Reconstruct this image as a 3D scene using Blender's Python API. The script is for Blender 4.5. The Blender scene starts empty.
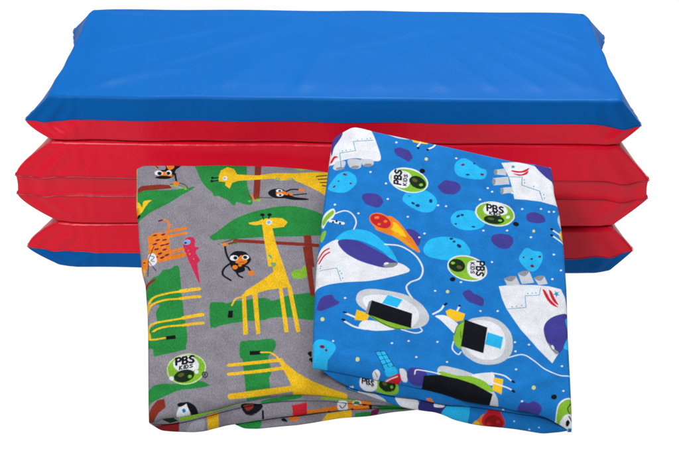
# Folding rest mat with two printed flannel blankets leaning on it, on a white ground with added glow.
import bpy, math, random, bisect
import numpy as np
random.seed(4); RNG = np.random.default_rng(11)
IN = 0.0254
scene = bpy.context.scene
COL = scene.collection

# ------------------------------------------------------------------ data (inches, measured on each cloth)
PAL = dict(rim=(150, 190, 235), cream=(214, 190, 120), blue=(26, 123, 205), white=(232, 236, 244), purple=(66, 62, 150), red=(205, 32, 48), dkred=(150, 20, 22), lgrey=(200, 206, 215), grey=(140, 145, 155), teal=(40, 150, 190), yellow=(244, 196, 32), ink=(14, 16, 24), cyan=(40, 186, 246), maroon=(110, 30, 75), navy=(30, 50, 110), lime=(134, 190, 52), dkgreen=(20, 46, 26), orange=(234, 130, 36), amber=(225, 160, 30), star=(225, 225, 140), navypurple=(48, 48, 120), green=(38, 138, 64), brown=(136, 48, 34), vine=(96, 92, 40), pinkred=(205, 42, 84), ltorange=(225, 165, 95), ltblue=(120, 180, 230), ltgreen=(130, 175, 110), umber=(110, 90, 40), grey2=(120, 118, 128), grey0=(140, 138, 150), lgreen2=(205, 228, 165), dkred2=(140, 30, 32), ltgrey=(165, 165, 178))
BLUE = dict(o=[-0.1964, -11.8605, 1.7946], e1=[0.9987, 0.0226, -0.0459], e2=[0.0, 0.8973, 0.4414], n=[0.0511, -0.4409, 0.8961], fo=[-0.1964, -11.8605, 0.0], fx=[0.9898, -0.1423, 0.0],
 left=[[-0.68, 0.44], [-0.69, 1.04], [-0.68, 2.23], [-0.61, 4.63], [-0.36, 7.6], [-0.16, 9.87], [-0.04, 10.94]],
 top=[[0.04, 11.48], [0.2, 11.76], [0.48, 12.0], [0.79, 12.23], [0.97, 12.27], [1.34, 12.17], [1.83, 12.0], [2.75, 11.77], [4.38, 11.35], [5.77, 10.98], [7.15, 10.61], [8.07, 10.46], [8.69, 10.31]],
 right=[[8.54, -1.95], [8.61, -1.12], [8.7, 0.32], [8.79, 1.9], [8.96, 4.1], [9.05, 6.1], [9.05, 7.75], [8.94, 8.77], [8.98, 9.66], [8.94, 10.11]],
 front=[[-0.66, 0.48], [-0.33, 0.45], [0.2, 0.35], [1.22, 0.16], [2.0, 0.01], [2.64, -0.1], [3.37, -0.26], [4.1, -0.45], [4.76, -0.7], [5.33, -0.81], [5.98, -0.89], [6.53, -1.02], [7.08, -1.09], [7.68, -1.29], [8.15, -1.57], [8.54, -1.87]],
 rolls=[
  ([[-0.62, 2.06, -0.82, -11.45, 1.87], [-0.25, 2.02, -0.45, -11.48, 1.81], [0.12, 1.98, -0.08, -11.53, 1.77], [0.49, 1.93, 0.29, -11.58, 1.73], [0.86, 1.89, 0.66, -11.64, 1.68], [1.23, 1.84, 1.03, -11.69, 1.64], [1.6, 1.8, 1.39, -11.75, 1.59], [1.97, 1.75, 1.76, -11.8, 1.55], [2.33, 1.71, 2.13, -11.85, 1.5], [2.7, 1.67, 2.5, -11.9, 1.46], [3.07, 1.59, 2.86, -11.96, 1.39], [3.44, 1.52, 3.23, -12.03, 1.33], [3.8, 1.45, 3.59, -12.11, 1.27], [4.17, 1.37, 3.96, -12.19, 1.21], [4.54, 1.24, 4.32, -12.31, 1.12], [4.91, 1.14, 4.68, -12.4, 1.04], [5.28, 1.09, 5.04, -12.46, 1.0], [5.64, 1.07, 5.41, -12.49, 0.96], [6.0, 1.06, 5.77, -12.53, 0.94], [6.37, 1.0, 6.13, -12.59, 0.89], [6.73, 0.94, 6.49, -12.64, 0.83], [7.1, 0.91, 6.86, -12.68, 0.78], [7.46, 0.82, 7.21, -12.77, 0.73], [7.83, 0.7, 7.57, -12.9, 0.66], [8.2, 0.52, 7.92, -13.07, 0.55], [8.58, 0.3, 8.26, -13.3, 0.44]],
   [[-0.62, 1.98, -0.82, -11.62, 1.89], [-0.25, 1.72, -0.45, -11.67, 1.63], [0.12, 1.49, -0.08, -11.73, 1.4], [0.49, 1.31, 0.29, -11.74, 1.2], [0.86, 1.14, 0.66, -11.81, 1.03], [1.23, 1.07, 1.03, -11.86, 0.96], [1.6, 1.08, 1.4, -11.89, 0.96], [1.97, 1.06, 1.77, -11.93, 0.93], [2.34, 1.01, 2.13, -11.97, 0.88], [2.71, 0.98, 2.5, -12.02, 0.84], [3.08, 0.95, 2.87, -12.08, 0.81], [3.45, 0.9, 3.23, -12.14, 0.77], [3.82, 0.86, 3.6, -12.2, 0.73], [4.19, 0.81, 3.97, -12.25, 0.69], [4.56, 0.79, 4.33, -12.33, 0.68], [4.92, 0.76, 4.69, -12.41, 0.66], [5.29, 0.73, 5.06, -12.46, 0.64], [5.65, 0.72, 5.42, -12.52, 0.62], [6.02, 0.7, 5.78, -12.57, 0.61], [6.38, 0.66, 6.14, -12.64, 0.58], [6.75, 0.6, 6.5, -12.71, 0.53], [7.12, 0.55, 6.86, -12.77, 0.49], [7.48, 0.52, 7.22, -12.86, 0.48], [7.85, 0.46, 7.57, -12.94, 0.44], [8.22, 0.3, 7.93, -13.04, 0.31], [8.58, 0.22, 8.28, -13.19, 0.29]]),
  ([[0.47, 1.24, 0.27, -11.75, 1.13], [0.79, 1.13, 0.59, -11.81, 1.03], [1.12, 1.06, 0.92, -11.85, 0.95], [1.45, 1.07, 1.24, -11.88, 0.95], [1.78, 1.07, 1.57, -11.91, 0.94], [2.1, 1.04, 1.89, -11.95, 0.91], [2.43, 1.0, 2.22, -11.98, 0.87], [2.76, 0.97, 2.54, -12.03, 0.84], [3.08, 0.95, 2.87, -12.08, 0.81], [3.41, 0.91, 3.19, -12.13, 0.77], [3.73, 0.87, 3.51, -12.18, 0.74], [4.06, 0.82, 3.84, -12.23, 0.7], [4.38, 0.8, 4.16, -12.29, 0.68], [4.71, 0.78, 4.48, -12.37, 0.67], [5.03, 0.75, 4.8, -12.42, 0.66], [5.35, 0.73, 5.12, -12.48, 0.64], [5.68, 0.72, 5.44, -12.52, 0.62], [6.0, 0.7, 5.76, -12.57, 0.61], [6.32, 0.68, 6.08, -12.63, 0.59], [6.64, 0.62, 6.39, -12.69, 0.55], [6.97, 0.57, 6.71, -12.74, 0.5], [7.29, 0.54, 7.03, -12.81, 0.48], [7.61, 0.51, 7.34, -12.89, 0.48], [7.93, 0.42, 7.66, -12.97, 0.41], [8.26, 0.29, 7.98, -13.05, 0.3], [8.58, 0.26, 8.27, -13.24, 0.36]],
   [[0.47, 1.15, 0.27, -11.78, 1.06], [0.8, 1.06, 0.59, -11.82, 0.97], [1.12, 0.97, 0.92, -11.87, 0.88], [1.45, 0.87, 1.25, -11.92, 0.78], [1.78, 0.78, 1.57, -11.96, 0.68], [2.11, 0.69, 1.9, -12.01, 0.6], [2.44, 0.61, 2.22, -12.06, 0.51], [2.77, 0.57, 2.55, -12.1, 0.47], [3.09, 0.53, 2.88, -12.15, 0.44], [3.42, 0.5, 3.2, -12.2, 0.41], [3.75, 0.47, 3.52, -12.24, 0.38], [4.08, 0.37, 3.85, -12.29, 0.28], [4.41, 0.24, 4.18, -12.34, 0.14], [4.73, 0.17, 4.5, -12.38, 0.08], [5.06, 0.13, 4.83, -12.43, 0.03], [5.38, 0.08, 5.15, -12.5, 0.02], [5.71, 0.06, 5.47, -12.57, 0.02], [6.03, 0.05, 5.78, -12.64, 0.02], [6.36, 0.03, 6.1, -12.71, 0.02], [6.68, 0.01, 6.42, -12.79, 0.02], [7.0, -0.02, 6.73, -12.88, 0.02], [7.33, -0.04, 7.05, -12.97, 0.02], [7.65, -0.06, 7.36, -13.05, 0.02], [7.97, -0.02, 7.69, -13.02, 0.02], [8.29, 0.03, 8.01, -13.0, 0.02], [8.6, 0.16, 8.31, -13.11, 0.17]]),
 ],
 tshapes=[
('p','white',0.000,1,[-0.21,10.01,-0.06,11.01,-0.06,11.6,0.27,11.77,0.62,12.13,0.97,12.47,1.32,12.25,1.58,11.79,1.78,11.17,1.94,10.24,1.47,10.19,1.02,10.29,0.61,10.23,0.24,10.08,0.04,9.92,-0.12,9.91]),
('p','purple',0.000,1,[-0.03,10.4,-0.04,11.4,0.17,11.77,0.38,11.92,0.42,11.58,0.27,11.21,0.08,10.83]),
('p','red',0.000,1,[-0.08,10.06,0.08,10.37,0.24,10.32,0.11,10.25,-0.01,10.01]),
('p','lgrey',0.000,1,[0.04,9.8,0.18,10.08,0.52,10.12,0.47,9.82,0.24,9.66,0.08,9.68]),
('p','lgrey',0.000,1,[0.63,10.2,1.1,10.21,1.14,9.85,0.92,9.75,0.7,9.83]),
('p','lgrey',0.000,1,[1.14,10.22,1.59,10.23,1.64,9.99,1.41,9.87,1.21,9.97]),
('p','grey',0.000,0,[0.48,9.78,0.48,9.76,0.47,9.74,0.45,9.72,0.42,9.71,0.39,9.69,0.36,9.68,0.32,9.67,0.28,9.67,0.24,9.67,0.21,9.67,0.18,9.68,0.16,9.69,0.15,9.71,0.14,9.72,0.15,9.74,0.16,9.76,0.18,9.77,0.2,9.79,0.23,9.81,0.27,9.82,0.31,9.82,0.35,9.83,0.38,9.83,0.42,9.82,0.44,9.82,0.46,9.81,0.48,9.79]),
('p','grey',0.000,0,[1.08,9.86,1.08,9.85,1.07,9.83,1.05,9.81,1.02,9.79,0.99,9.78,0.95,9.77,0.91,9.76,0.88,9.76,0.84,9.76,0.81,9.76,0.78,9.77,0.76,9.78,0.74,9.79,0.74,9.81,0.74,9.83,0.75,9.84,0.77,9.86,0.8,9.88,0.83,9.89,0.87,9.9,0.9,9.91,0.94,9.91,0.98,9.92,1.01,9.91,1.04,9.9,1.06,9.89,1.07,9.88]),
('p','grey',0.000,0,[1.59,9.98,1.58,9.96,1.57,9.94,1.55,9.92,1.52,9.91,1.49,9.89,1.46,9.88,1.42,9.87,1.38,9.87,1.34,9.87,1.31,9.87,1.28,9.88,1.26,9.89,1.25,9.91,1.24,9.92,1.25,9.94,1.26,9.96,1.28,9.97,1.3,9.99,1.34,10.0,1.37,10.02,1.41,10.02,1.45,10.03,1.49,10.03,1.52,10.02,1.55,10.02,1.57,10.01,1.58,9.99]),
('s','teal',0.029,0,[0.36,9.81,0.3,10.54,0.94,10.69,0.84,11.19,1.64,11.29]),
('p','teal',0.000,0,[0.43,10.65,0.43,10.63,0.42,10.62,0.41,10.62,0.39,10.62,0.39,10.63,0.38,10.65,0.39,10.66,0.39,10.67,0.41,10.68,0.42,10.68,0.43,10.66]),
('p','teal',0.000,0,[0.58,10.7,0.58,10.69,0.57,10.68,0.56,10.67,0.54,10.67,0.54,10.69,0.53,10.7,0.54,10.72,0.54,10.73,0.56,10.73,0.57,10.73,0.58,10.72]),
('p','teal',0.000,0,[0.75,10.73,0.75,10.71,0.74,10.7,0.73,10.69,0.72,10.7,0.71,10.71,0.71,10.72,0.71,10.74,0.72,10.75,0.73,10.76,0.74,10.75,0.75,10.74]),
('p','teal',0.000,0,[1.05,11.28,1.04,11.26,1.03,11.25,1.02,11.25,1.01,11.25,1.0,11.26,1.0,11.28,1.0,11.29,1.01,11.3,1.02,11.31,1.03,11.3,1.04,11.29]),
('p','teal',0.000,0,[1.22,11.32,1.22,11.3,1.21,11.29,1.2,11.29,1.19,11.29,1.18,11.3,1.17,11.32,1.18,11.33,1.19,11.34,1.2,11.35,1.21,11.34,1.22,11.33]),
('p','teal',0.000,0,[1.43,11.36,1.43,11.34,1.42,11.33,1.41,11.33,1.4,11.33,1.39,11.34,1.38,11.36,1.39,11.37,1.4,11.38,1.41,11.39,1.42,11.38,1.43,11.37]),
('p','teal',0.000,0,[1.57,11.38,1.57,11.36,1.56,11.35,1.55,11.35,1.54,11.35,1.53,11.36,1.52,11.38,1.53,11.39,1.54,11.41,1.55,11.41,1.56,11.41,1.57,11.4]),
('p','lgrey',0.000,1,[1.86,12.07,2.16,11.7,2.66,11.44,3.12,11.42,3.21,11.7,2.96,11.93,2.49,12.06]),
('p','white',0.000,1,[1.86,12.07,2.16,11.83,2.66,11.6,2.89,11.64,2.84,11.89,2.49,12.06]),
('p','yellow',0.000,0,[3.18,11.56,3.53,11.52,3.93,11.39,3.85,11.17,3.52,11.2,3.27,11.26]),
('s','white',0.067,1,[3.62,11.41,3.55,11.21,3.45,11.05]),
('p','ink',0.000,0,[3.53,10.96,3.52,10.93,3.5,10.9,3.47,10.89,3.44,10.9,3.42,10.92,3.41,10.95,3.42,10.98,3.44,11.01,3.47,11.02,3.5,11.01,3.52,10.99]),
('s','white',0.067,1,[4.11,11.39,4.18,11.23,4.08,11.04,3.86,10.91]),
('p','ink',0.000,0,[3.91,10.88,3.9,10.85,3.88,10.83,3.85,10.82,3.82,10.83,3.8,10.85,3.79,10.88,3.8,10.91,3.82,10.93,3.85,10.94,3.88,10.93,3.9,10.91]),
('p','purple',0.000,1,[2.49,10.82,2.7,10.94,2.93,10.87,3.12,10.77,3.23,10.42,3.15,10.31,3.05,10.19,2.8,10.37,2.58,10.52]),
('p','cyan',0.000,1,[-0.16,8.75,0.02,9.12,0.24,9.45,0.61,9.61,0.91,9.39,0.96,9.02,0.72,8.67,0.49,8.51,0.15,8.51,-0.09,8.6]),
('p','maroon',0.000,0,[0.59,9.41,0.57,9.38,0.54,9.38,0.49,9.39,0.45,9.41,0.42,9.45,0.42,9.48,0.44,9.5,0.48,9.51,0.52,9.5,0.56,9.47,0.59,9.44]),
('p','navy',0.000,0,[0.3,9.09,0.3,9.08,0.28,9.07,0.26,9.06,0.23,9.06,0.22,9.07,0.21,9.09,0.22,9.1,0.23,9.11,0.26,9.12,0.28,9.12,0.3,9.11]),
('p','maroon',0.000,0,[0.14,8.86,0.14,8.84,0.13,8.8,0.11,8.77,0.08,8.74,0.05,8.73,0.03,8.74,0.03,8.77,0.04,8.8,0.06,8.83,0.09,8.86,0.12,8.87]),
('p','maroon',0.000,0,[0.79,8.97,0.77,8.95,0.75,8.94,0.72,8.95,0.7,8.97,0.68,8.99,0.68,9.01,0.69,9.03,0.72,9.04,0.74,9.03,0.77,9.02,0.79,8.99]),
('p','purple',0.000,1,[1.17,8.36,1.38,8.52,1.79,8.48,2.0,8.18,1.93,7.93,1.78,7.81,1.53,7.87,1.28,8.02]),
('p','cyan',0.000,1,[2.77,8.28,2.87,8.55,3.1,8.71,3.39,8.68,3.7,8.76,4.03,8.48,4.12,8.12,3.92,7.72,3.58,7.64,3.25,7.78,2.91,8.03]),
('p','navy',0.000,0,[3.95,8.23,3.94,8.18,3.91,8.14,3.88,8.13,3.84,8.14,3.82,8.18,3.81,8.23,3.82,8.28,3.85,8.32,3.89,8.33,3.92,8.32,3.94,8.28]),
('p','navy',0.000,0,[3.24,8.03,3.22,8.02,3.19,8.01,3.15,8.03,3.12,8.06,3.11,8.1,3.11,8.13,3.13,8.15,3.16,8.15,3.2,8.13,3.23,8.1,3.25,8.07]),
('p','navy',0.000,0,[3.44,7.96,3.42,7.92,3.39,7.9,3.34,7.9,3.3,7.92,3.27,7.95,3.26,7.99,3.28,8.02,3.32,8.04,3.37,8.05,3.41,8.03,3.44,8.0]),
('p','maroon',0.000,0,[3.08,8.44,3.08,8.43,3.06,8.42,3.04,8.41,3.02,8.42,3.0,8.43,2.99,8.44,3.0,8.45,3.02,8.47,3.04,8.47,3.06,8.47,3.08,8.46]),
('p','white',0.000,0,[3.8,9.02,3.75,8.89,3.66,8.78,3.55,8.7,3.4,8.64,3.24,8.61,3.07,8.61,2.9,8.64,2.73,8.71,2.58,8.8,2.45,8.91,2.35,9.04,2.28,9.18,2.25,9.32,2.26,9.46,2.3,9.59,2.39,9.7,2.5,9.79,2.65,9.85,2.81,9.88,2.98,9.87,3.16,9.84,3.33,9.78,3.48,9.68,3.61,9.57,3.71,9.44,3.78,9.3,3.81,9.16]),
('p','lime',0.000,0,[3.75,9.02,3.71,8.91,3.63,8.81,3.52,8.73,3.39,8.68,3.24,8.65,3.08,8.66,2.92,8.69,2.77,8.75,2.62,8.83,2.5,8.93,2.41,9.05,2.34,9.17,2.31,9.3,2.32,9.43,2.37,9.54,2.44,9.64,2.55,9.72,2.68,9.78,2.83,9.8,2.99,9.8,3.16,9.77,3.31,9.71,3.46,9.62,3.58,9.52,3.67,9.4,3.73,9.28,3.76,9.15]),
('p','white',0.000,1,[2.38,9.52,2.56,9.73,2.96,9.68,3.15,9.45,3.06,9.03,2.88,8.85,2.54,8.92,2.36,9.15]),
('s','ink',0.078,0,[2.71,9.02,2.46,9.07,2.47,9.21,2.54,9.24,2.6,9.19,2.59,9.04]),
('s','ink',0.078,0,[2.73,9.27,2.48,9.32,2.49,9.45,2.55,9.48,2.6,9.43,2.6,9.3]),
('s','ink',0.078,0,[2.61,9.42,2.67,9.48,2.74,9.41,2.73,9.27]),
('s','ink',0.079,0,[2.53,9.75,2.5,9.67,2.55,9.59,2.61,9.61,2.65,9.7,2.71,9.72,2.76,9.64,2.72,9.53]),
('s','ink',0.044,0,[2.93,8.97,2.8,8.99]),
('s','ink',0.044,0,[2.82,9.1,2.87,8.99,2.94,9.08]),
('s','ink',0.044,0,[2.95,9.16,2.83,9.19]),
('s','ink',0.044,0,[2.96,9.22,2.84,9.25,2.84,9.32,2.91,9.36,2.97,9.29,2.96,9.22]),
('s','ink',0.044,0,[2.88,9.53,2.87,9.48,2.88,9.43,2.91,9.45,2.94,9.5,2.97,9.52,2.99,9.47,2.97,9.4]),
('p','dkgreen',0.000,0,[3.7,8.97,3.67,8.91,3.63,8.87,3.57,8.84,3.5,8.82,3.43,8.83,3.36,8.84,3.29,8.88,3.22,8.92,3.16,8.98,3.11,9.05,3.08,9.12,3.06,9.19,3.06,9.27,3.07,9.33,3.11,9.39,3.15,9.43,3.21,9.46,3.28,9.48,3.35,9.48,3.42,9.46,3.5,9.43,3.56,9.38,3.62,9.32,3.67,9.25,3.7,9.18,3.72,9.11,3.72,9.03]),
('p','vine',0.000,0,[3.38,9.21,3.35,9.17,3.3,9.16,3.25,9.18,3.2,9.22,3.18,9.27,3.18,9.32,3.21,9.36,3.26,9.37,3.31,9.35,3.36,9.31,3.38,9.26]),
('p','lime',0.000,0,[3.6,9.04,3.59,9.0,3.56,8.97,3.52,8.96,3.48,8.97,3.45,9.0,3.44,9.03,3.46,9.07,3.49,9.1,3.53,9.11,3.57,9.1,3.59,9.08]),
('p','ink',0.000,0,[3.71,9.73,3.69,9.67,3.65,9.63,3.59,9.61,3.53,9.62,3.49,9.66,3.48,9.72,3.49,9.78,3.54,9.83,3.6,9.85,3.65,9.83,3.69,9.79]),
('p','purple',0.000,1,[4.23,8.99,4.47,9.3,4.74,9.25,4.93,8.93,4.81,8.66,4.46,8.62,4.27,8.79]),
('p','purple',0.000,1,[2.73,6.63,2.99,6.8,3.25,6.69,3.42,6.45,3.36,6.05,3.13,5.88,2.92,6.15]),
('p','orange',0.000,1,[2.15,7.39,2.5,7.23,2.77,6.85,2.98,6.5,3.12,6.3,3.37,5.69,3.02,5.87,2.48,6.33,2.06,6.53,1.66,6.8]),
('p','yellow',0.000,1,[2.39,7.11,2.66,6.84,2.87,6.4,2.6,6.49,2.32,6.71,2.14,6.89]),
('p','amber',0.000,1,[2.49,6.62,2.81,6.28,3.19,5.81,2.75,6.14,2.32,6.47]),
('p','orange',0.000,0,[2.35,6.86,2.31,6.79,2.25,6.73,2.17,6.7,2.08,6.68,1.98,6.68,1.88,6.71,1.77,6.76,1.68,6.82,1.6,6.9,1.53,6.99,1.48,7.08,1.45,7.18,1.45,7.27,1.47,7.36,1.51,7.43,1.57,7.49,1.64,7.52,1.74,7.54,1.84,7.54,1.94,7.51,2.04,7.46,2.14,7.4,2.22,7.32,2.29,7.23,2.34,7.14,2.36,7.04,2.37,6.95]),
('p','red',0.000,0,[2.27,6.92,2.23,6.87,2.18,6.82,2.11,6.79,2.04,6.78,1.95,6.79,1.86,6.81,1.78,6.85,1.7,6.9,1.62,6.97,1.56,7.04,1.52,7.12,1.49,7.2,1.49,7.28,1.5,7.35,1.54,7.41,1.59,7.46,1.65,7.48,1.73,7.5,1.82,7.49,1.91,7.47,1.99,7.43,2.08,7.37,2.15,7.3,2.21,7.23,2.25,7.15,2.28,7.07,2.28,6.99]),
('p','orange',0.000,0,[1.84,7.31,1.83,7.27,1.79,7.24,1.74,7.23,1.69,7.24,1.65,7.26,1.64,7.3,1.66,7.33,1.69,7.36,1.74,7.37,1.79,7.37,1.83,7.34]),
('p','orange',0.000,0,[2.15,7.13,2.14,7.1,2.11,7.07,2.07,7.06,2.03,7.07,2.01,7.09,2.0,7.13,2.01,7.16,2.04,7.19,2.08,7.2,2.12,7.19,2.14,7.17]),
('p','orange',0.000,0,[1.89,6.98,1.88,6.95,1.86,6.93,1.83,6.92,1.79,6.93,1.77,6.95,1.76,6.97,1.77,7.0,1.79,7.03,1.83,7.03,1.86,7.03,1.89,7.01]),
('p','white',0.000,1,[-0.42,7.11,-0.27,7.43,0.02,7.68,0.13,7.52,0.04,7.23,-0.18,7.01,-0.34,6.69]),
('p','lime',0.000,1,[-0.36,7.07,-0.16,7.41,0.04,7.59,0.07,7.42,-0.16,7.12,-0.31,6.83]),
('p','lime',0.000,1,[-0.46,6.29,-0.37,6.51,-0.23,6.55,-0.26,6.3,-0.39,6.02]),
('s','white',0.126,0,[-0.07,7.06,0.43,6.96]),
('p','ink',0.000,0,[0.22,7.05,0.22,7.03,0.2,7.0,0.18,7.0,0.16,7.0,0.14,7.02,0.13,7.05,0.14,7.08,0.16,7.1,0.18,7.11,0.2,7.1,0.22,7.08]),
('p','ink',0.000,0,[0.09,7.01,0.08,6.98,0.07,6.96,0.05,6.95,0.02,6.95,0.01,6.97,0.0,7.0,0.01,7.03,0.02,7.05,0.05,7.06,0.07,7.05,0.08,7.03]),
('p','ink',0.000,0,[0.36,6.96,0.35,6.93,0.33,6.91,0.31,6.9,0.29,6.91,0.27,6.93,0.27,6.96,0.27,6.99,0.29,7.01,0.31,7.02,0.33,7.01,0.35,6.99]),
('s','white',0.051,1,[0.09,7.42,0.49,7.59,0.78,7.45,0.94,7.06,0.82,6.6]),
('p','white',0.000,0,[2.64,11.21,2.63,11.19,2.61,11.17,2.59,11.16,2.57,11.17,2.55,11.18,2.55,11.21,2.55,11.23,2.57,11.25,2.59,11.26,2.62,11.25,2.63,11.23]),
('p','white',0.000,0,[2.18,9.05,2.17,9.03,2.16,9.01,2.13,9.01,2.11,9.01,2.09,9.03,2.09,9.05,2.09,9.07,2.11,9.09,2.13,9.1,2.16,9.09,2.17,9.08]),
('p','white',0.000,0,[1.57,9.61,1.56,9.59,1.55,9.57,1.52,9.56,1.5,9.57,1.49,9.58,1.48,9.61,1.49,9.63,1.5,9.65,1.53,9.65,1.55,9.65,1.57,9.63]),
('p','white',0.000,0,[0.16,7.88,0.15,7.86,0.13,7.85,0.11,7.84,0.09,7.84,0.07,7.86,0.07,7.88,0.07,7.9,0.09,7.92,0.11,7.93,0.13,7.92,0.15,7.91]),
('p','white',0.000,0,[1.07,7.49,1.07,7.47,1.05,7.45,1.03,7.44,1.01,7.45,0.99,7.46,0.98,7.49,0.99,7.51,1.01,7.52,1.03,7.53,1.05,7.53,1.07,7.51]),
('p','white',0.000,0,[3.0,7.4,2.99,7.37,2.98,7.36,2.95,7.35,2.93,7.36,2.91,7.37,2.91,7.39,2.92,7.41,2.93,7.43,2.95,7.44,2.98,7.43,2.99,7.42]),
('p','white',0.000,0,[4.2,8.02,4.19,8.0,4.18,7.99,4.15,7.98,4.13,7.98,4.12,8.0,4.11,8.02,4.12,8.04,4.14,8.06,4.16,8.07,4.18,8.06,4.2,8.05]),
('p','white',0.000,0,[2.23,8.26,2.22,8.24,2.21,8.22,2.19,8.22,2.16,8.22,2.15,8.24,2.14,8.26,2.15,8.28,2.16,8.3,2.19,8.3,2.21,8.3,2.23,8.28]),
('p','white',0.000,0,[3.62,6.6,3.61,6.58,3.6,6.56,3.58,6.55,3.55,6.56,3.54,6.57,3.53,6.59,3.54,6.61,3.56,6.63,3.58,6.64,3.6,6.63,3.62,6.62]),
('p','star',0.000,0,[3.84,10.37,3.83,10.33,3.81,10.29,3.77,10.28,3.74,10.29,3.71,10.32,3.71,10.37,3.72,10.41,3.74,10.45,3.78,10.46,3.81,10.45,3.84,10.42]),
('p','cyan',0.000,1,[0.17,6.12,0.33,6.42,0.6,6.61,1.05,6.69,1.54,6.54,2.09,6.0,2.32,5.66,2.51,5.19,2.49,5.02,1.86,5.71,0.99,6.16]),
('p','white',0.000,1,[-0.77,3.65,-0.65,4.79,-0.53,5.41,-0.28,5.84,0.21,6.15,0.43,5.73,0.98,5.2,1.96,4.92,2.51,5.15,2.96,4.82,2.55,4.58,1.51,4.27,0.54,4.16,-0.11,4.03,-0.54,3.83]),
('p','purple',0.000,1,[0.24,6.09,0.55,6.19,1.04,6.1,1.75,5.67,2.24,5.34,2.51,5.13,2.34,4.95,1.9,4.9,1.25,5.11,0.65,5.42,0.32,5.79]),
('p','grey',0.000,1,[1.94,5.0,2.2,5.12,2.51,5.12,2.35,4.94,2.07,4.91]),
('p','white',0.000,0,[2.17,5.12,2.16,5.09,2.13,5.06,2.08,5.04,2.03,5.02,1.99,5.03,1.98,5.05,1.98,5.08,2.01,5.12,2.06,5.14,2.11,5.15,2.15,5.14]),
('s','red',0.061,1,[-0.53,5.18,-0.31,5.56,-0.11,5.72]),
('s','red',0.061,1,[-0.48,5.02,-0.28,5.38,-0.09,5.54]),
('s','teal',0.024,0,[-0.46,4.66,0.19,4.81,0.35,4.22]),
('p','teal',0.000,0,[-0.39,4.87,-0.39,4.86,-0.4,4.84,-0.41,4.84,-0.43,4.84,-0.44,4.85,-0.44,4.87,-0.44,4.88,-0.43,4.89,-0.42,4.9,-0.4,4.9,-0.39,4.89]),
('p','teal',0.000,0,[-0.41,4.77,-0.42,4.76,-0.42,4.75,-0.44,4.74,-0.45,4.75,-0.46,4.76,-0.46,4.77,-0.46,4.79,-0.45,4.8,-0.44,4.8,-0.42,4.8,-0.42,4.79]),
('p','teal',0.000,0,[0.33,4.67,0.32,4.65,0.31,4.64,0.3,4.64,0.29,4.64,0.28,4.65,0.28,4.67,0.28,4.68,0.29,4.69,0.3,4.7,0.31,4.69,0.32,4.68]),
('p','teal',0.000,0,[0.39,4.56,0.39,4.55,0.38,4.54,0.37,4.53,0.36,4.53,0.35,4.55,0.34,4.56,0.35,4.57,0.36,4.59,0.37,4.59,0.38,4.59,0.39,4.58]),
('p','teal',0.000,0,[0.43,4.35,0.43,4.33,0.42,4.32,0.41,4.32,0.4,4.32,0.39,4.33,0.39,4.35,0.39,4.36,0.4,4.37,0.41,4.38,0.42,4.37,0.43,4.36]),
('s','white',0.061,1,[2.04,6.0,2.64,5.94,3.18,5.54,3.45,4.95,3.34,4.47,2.98,4.26,2.81,4.04,2.87,3.77,3.03,3.49]),
('s','white',0.070,1,[0.52,2.74,0.91,2.56]),
('p','ink',0.000,0,[0.57,2.74,0.56,2.73,0.52,2.73,0.48,2.74,0.44,2.76,0.42,2.79,0.41,2.81,0.43,2.82,0.46,2.83,0.51,2.81,0.54,2.79,0.57,2.77]),
('s','white',0.070,1,[0.49,2.38,0.85,2.16,1.27,2.07]),
('p','ink',0.000,0,[0.52,2.42,0.5,2.4,0.47,2.39,0.43,2.4,0.39,2.43,0.36,2.46,0.36,2.48,0.38,2.5,0.41,2.51,0.46,2.5,0.49,2.48,0.52,2.45]),
('p','yellow',0.000,0,[0.93,2.91,1.41,2.72,1.3,2.4,0.85,2.47]),
('p','white',0.000,1,[1.01,2.14,1.12,2.4,1.49,2.45,2.02,2.28,2.35,2.1,1.7,2.01,1.3,2.05]),
('p','lgrey',0.000,1,[0.91,3.38,1.02,3.72,1.4,3.88,2.05,3.83,2.8,3.65,3.33,3.27,3.6,2.76,3.55,2.41,3.34,2.22,2.97,2.12,2.33,2.16,1.81,2.44,1.34,2.81,1.02,3.1]),
('p','white',0.000,1,[1.16,3.42,1.51,3.61,2.15,3.61,2.69,3.45,3.13,3.09,3.24,2.66,3.06,2.29,2.76,2.17,2.02,2.38,1.39,2.87]),
('p','lime',0.000,1,[1.37,2.68,2.02,2.51,2.95,2.18,2.54,2.09,2.23,2.13,1.79,2.35]),
('s','ink',0.029,1,[1.39,2.69,1.86,2.35,2.33,2.13,2.65,2.12]),
('p','ink',0.000,0,[1.5,3.36,2.99,2.79,2.93,2.15,2.02,2.43,1.27,2.74]),
('p','grey',0.000,0,[1.5,3.36,1.39,3.29,1.26,2.77,1.35,2.72]),
('p','cyan',0.000,0,[2.1,3.64,2.65,3.43,2.44,3.04,1.87,3.23]),
('s','white',0.047,1,[2.57,2.09,3.07,1.95,3.33,2.04,3.27,2.17]),
('p','purple',0.000,1,[-0.55,2.96,-0.37,3.44,0.0,3.56,0.11,3.38,0.28,3.25,0.22,3.12,-0.16,2.92,-0.42,2.81]),
('p','cyan',0.000,1,[-0.72,1.2,-0.6,1.5,-0.31,1.56,0.06,1.42,0.16,1.17,-0.01,0.85,-0.13,0.66,-0.19,0.29,-0.71,0.27]),
('p','maroon',0.000,0,[-0.24,1.22,-0.26,1.19,-0.3,1.17,-0.35,1.17,-0.39,1.18,-0.42,1.22,-0.43,1.26,-0.41,1.29,-0.37,1.31,-0.32,1.32,-0.28,1.3,-0.25,1.26]),
('p','maroon',0.000,0,[-0.14,1.1,-0.14,1.07,-0.16,1.05,-0.19,1.04,-0.21,1.05,-0.23,1.07,-0.24,1.09,-0.23,1.12,-0.21,1.14,-0.19,1.15,-0.16,1.14,-0.14,1.12]),
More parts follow.
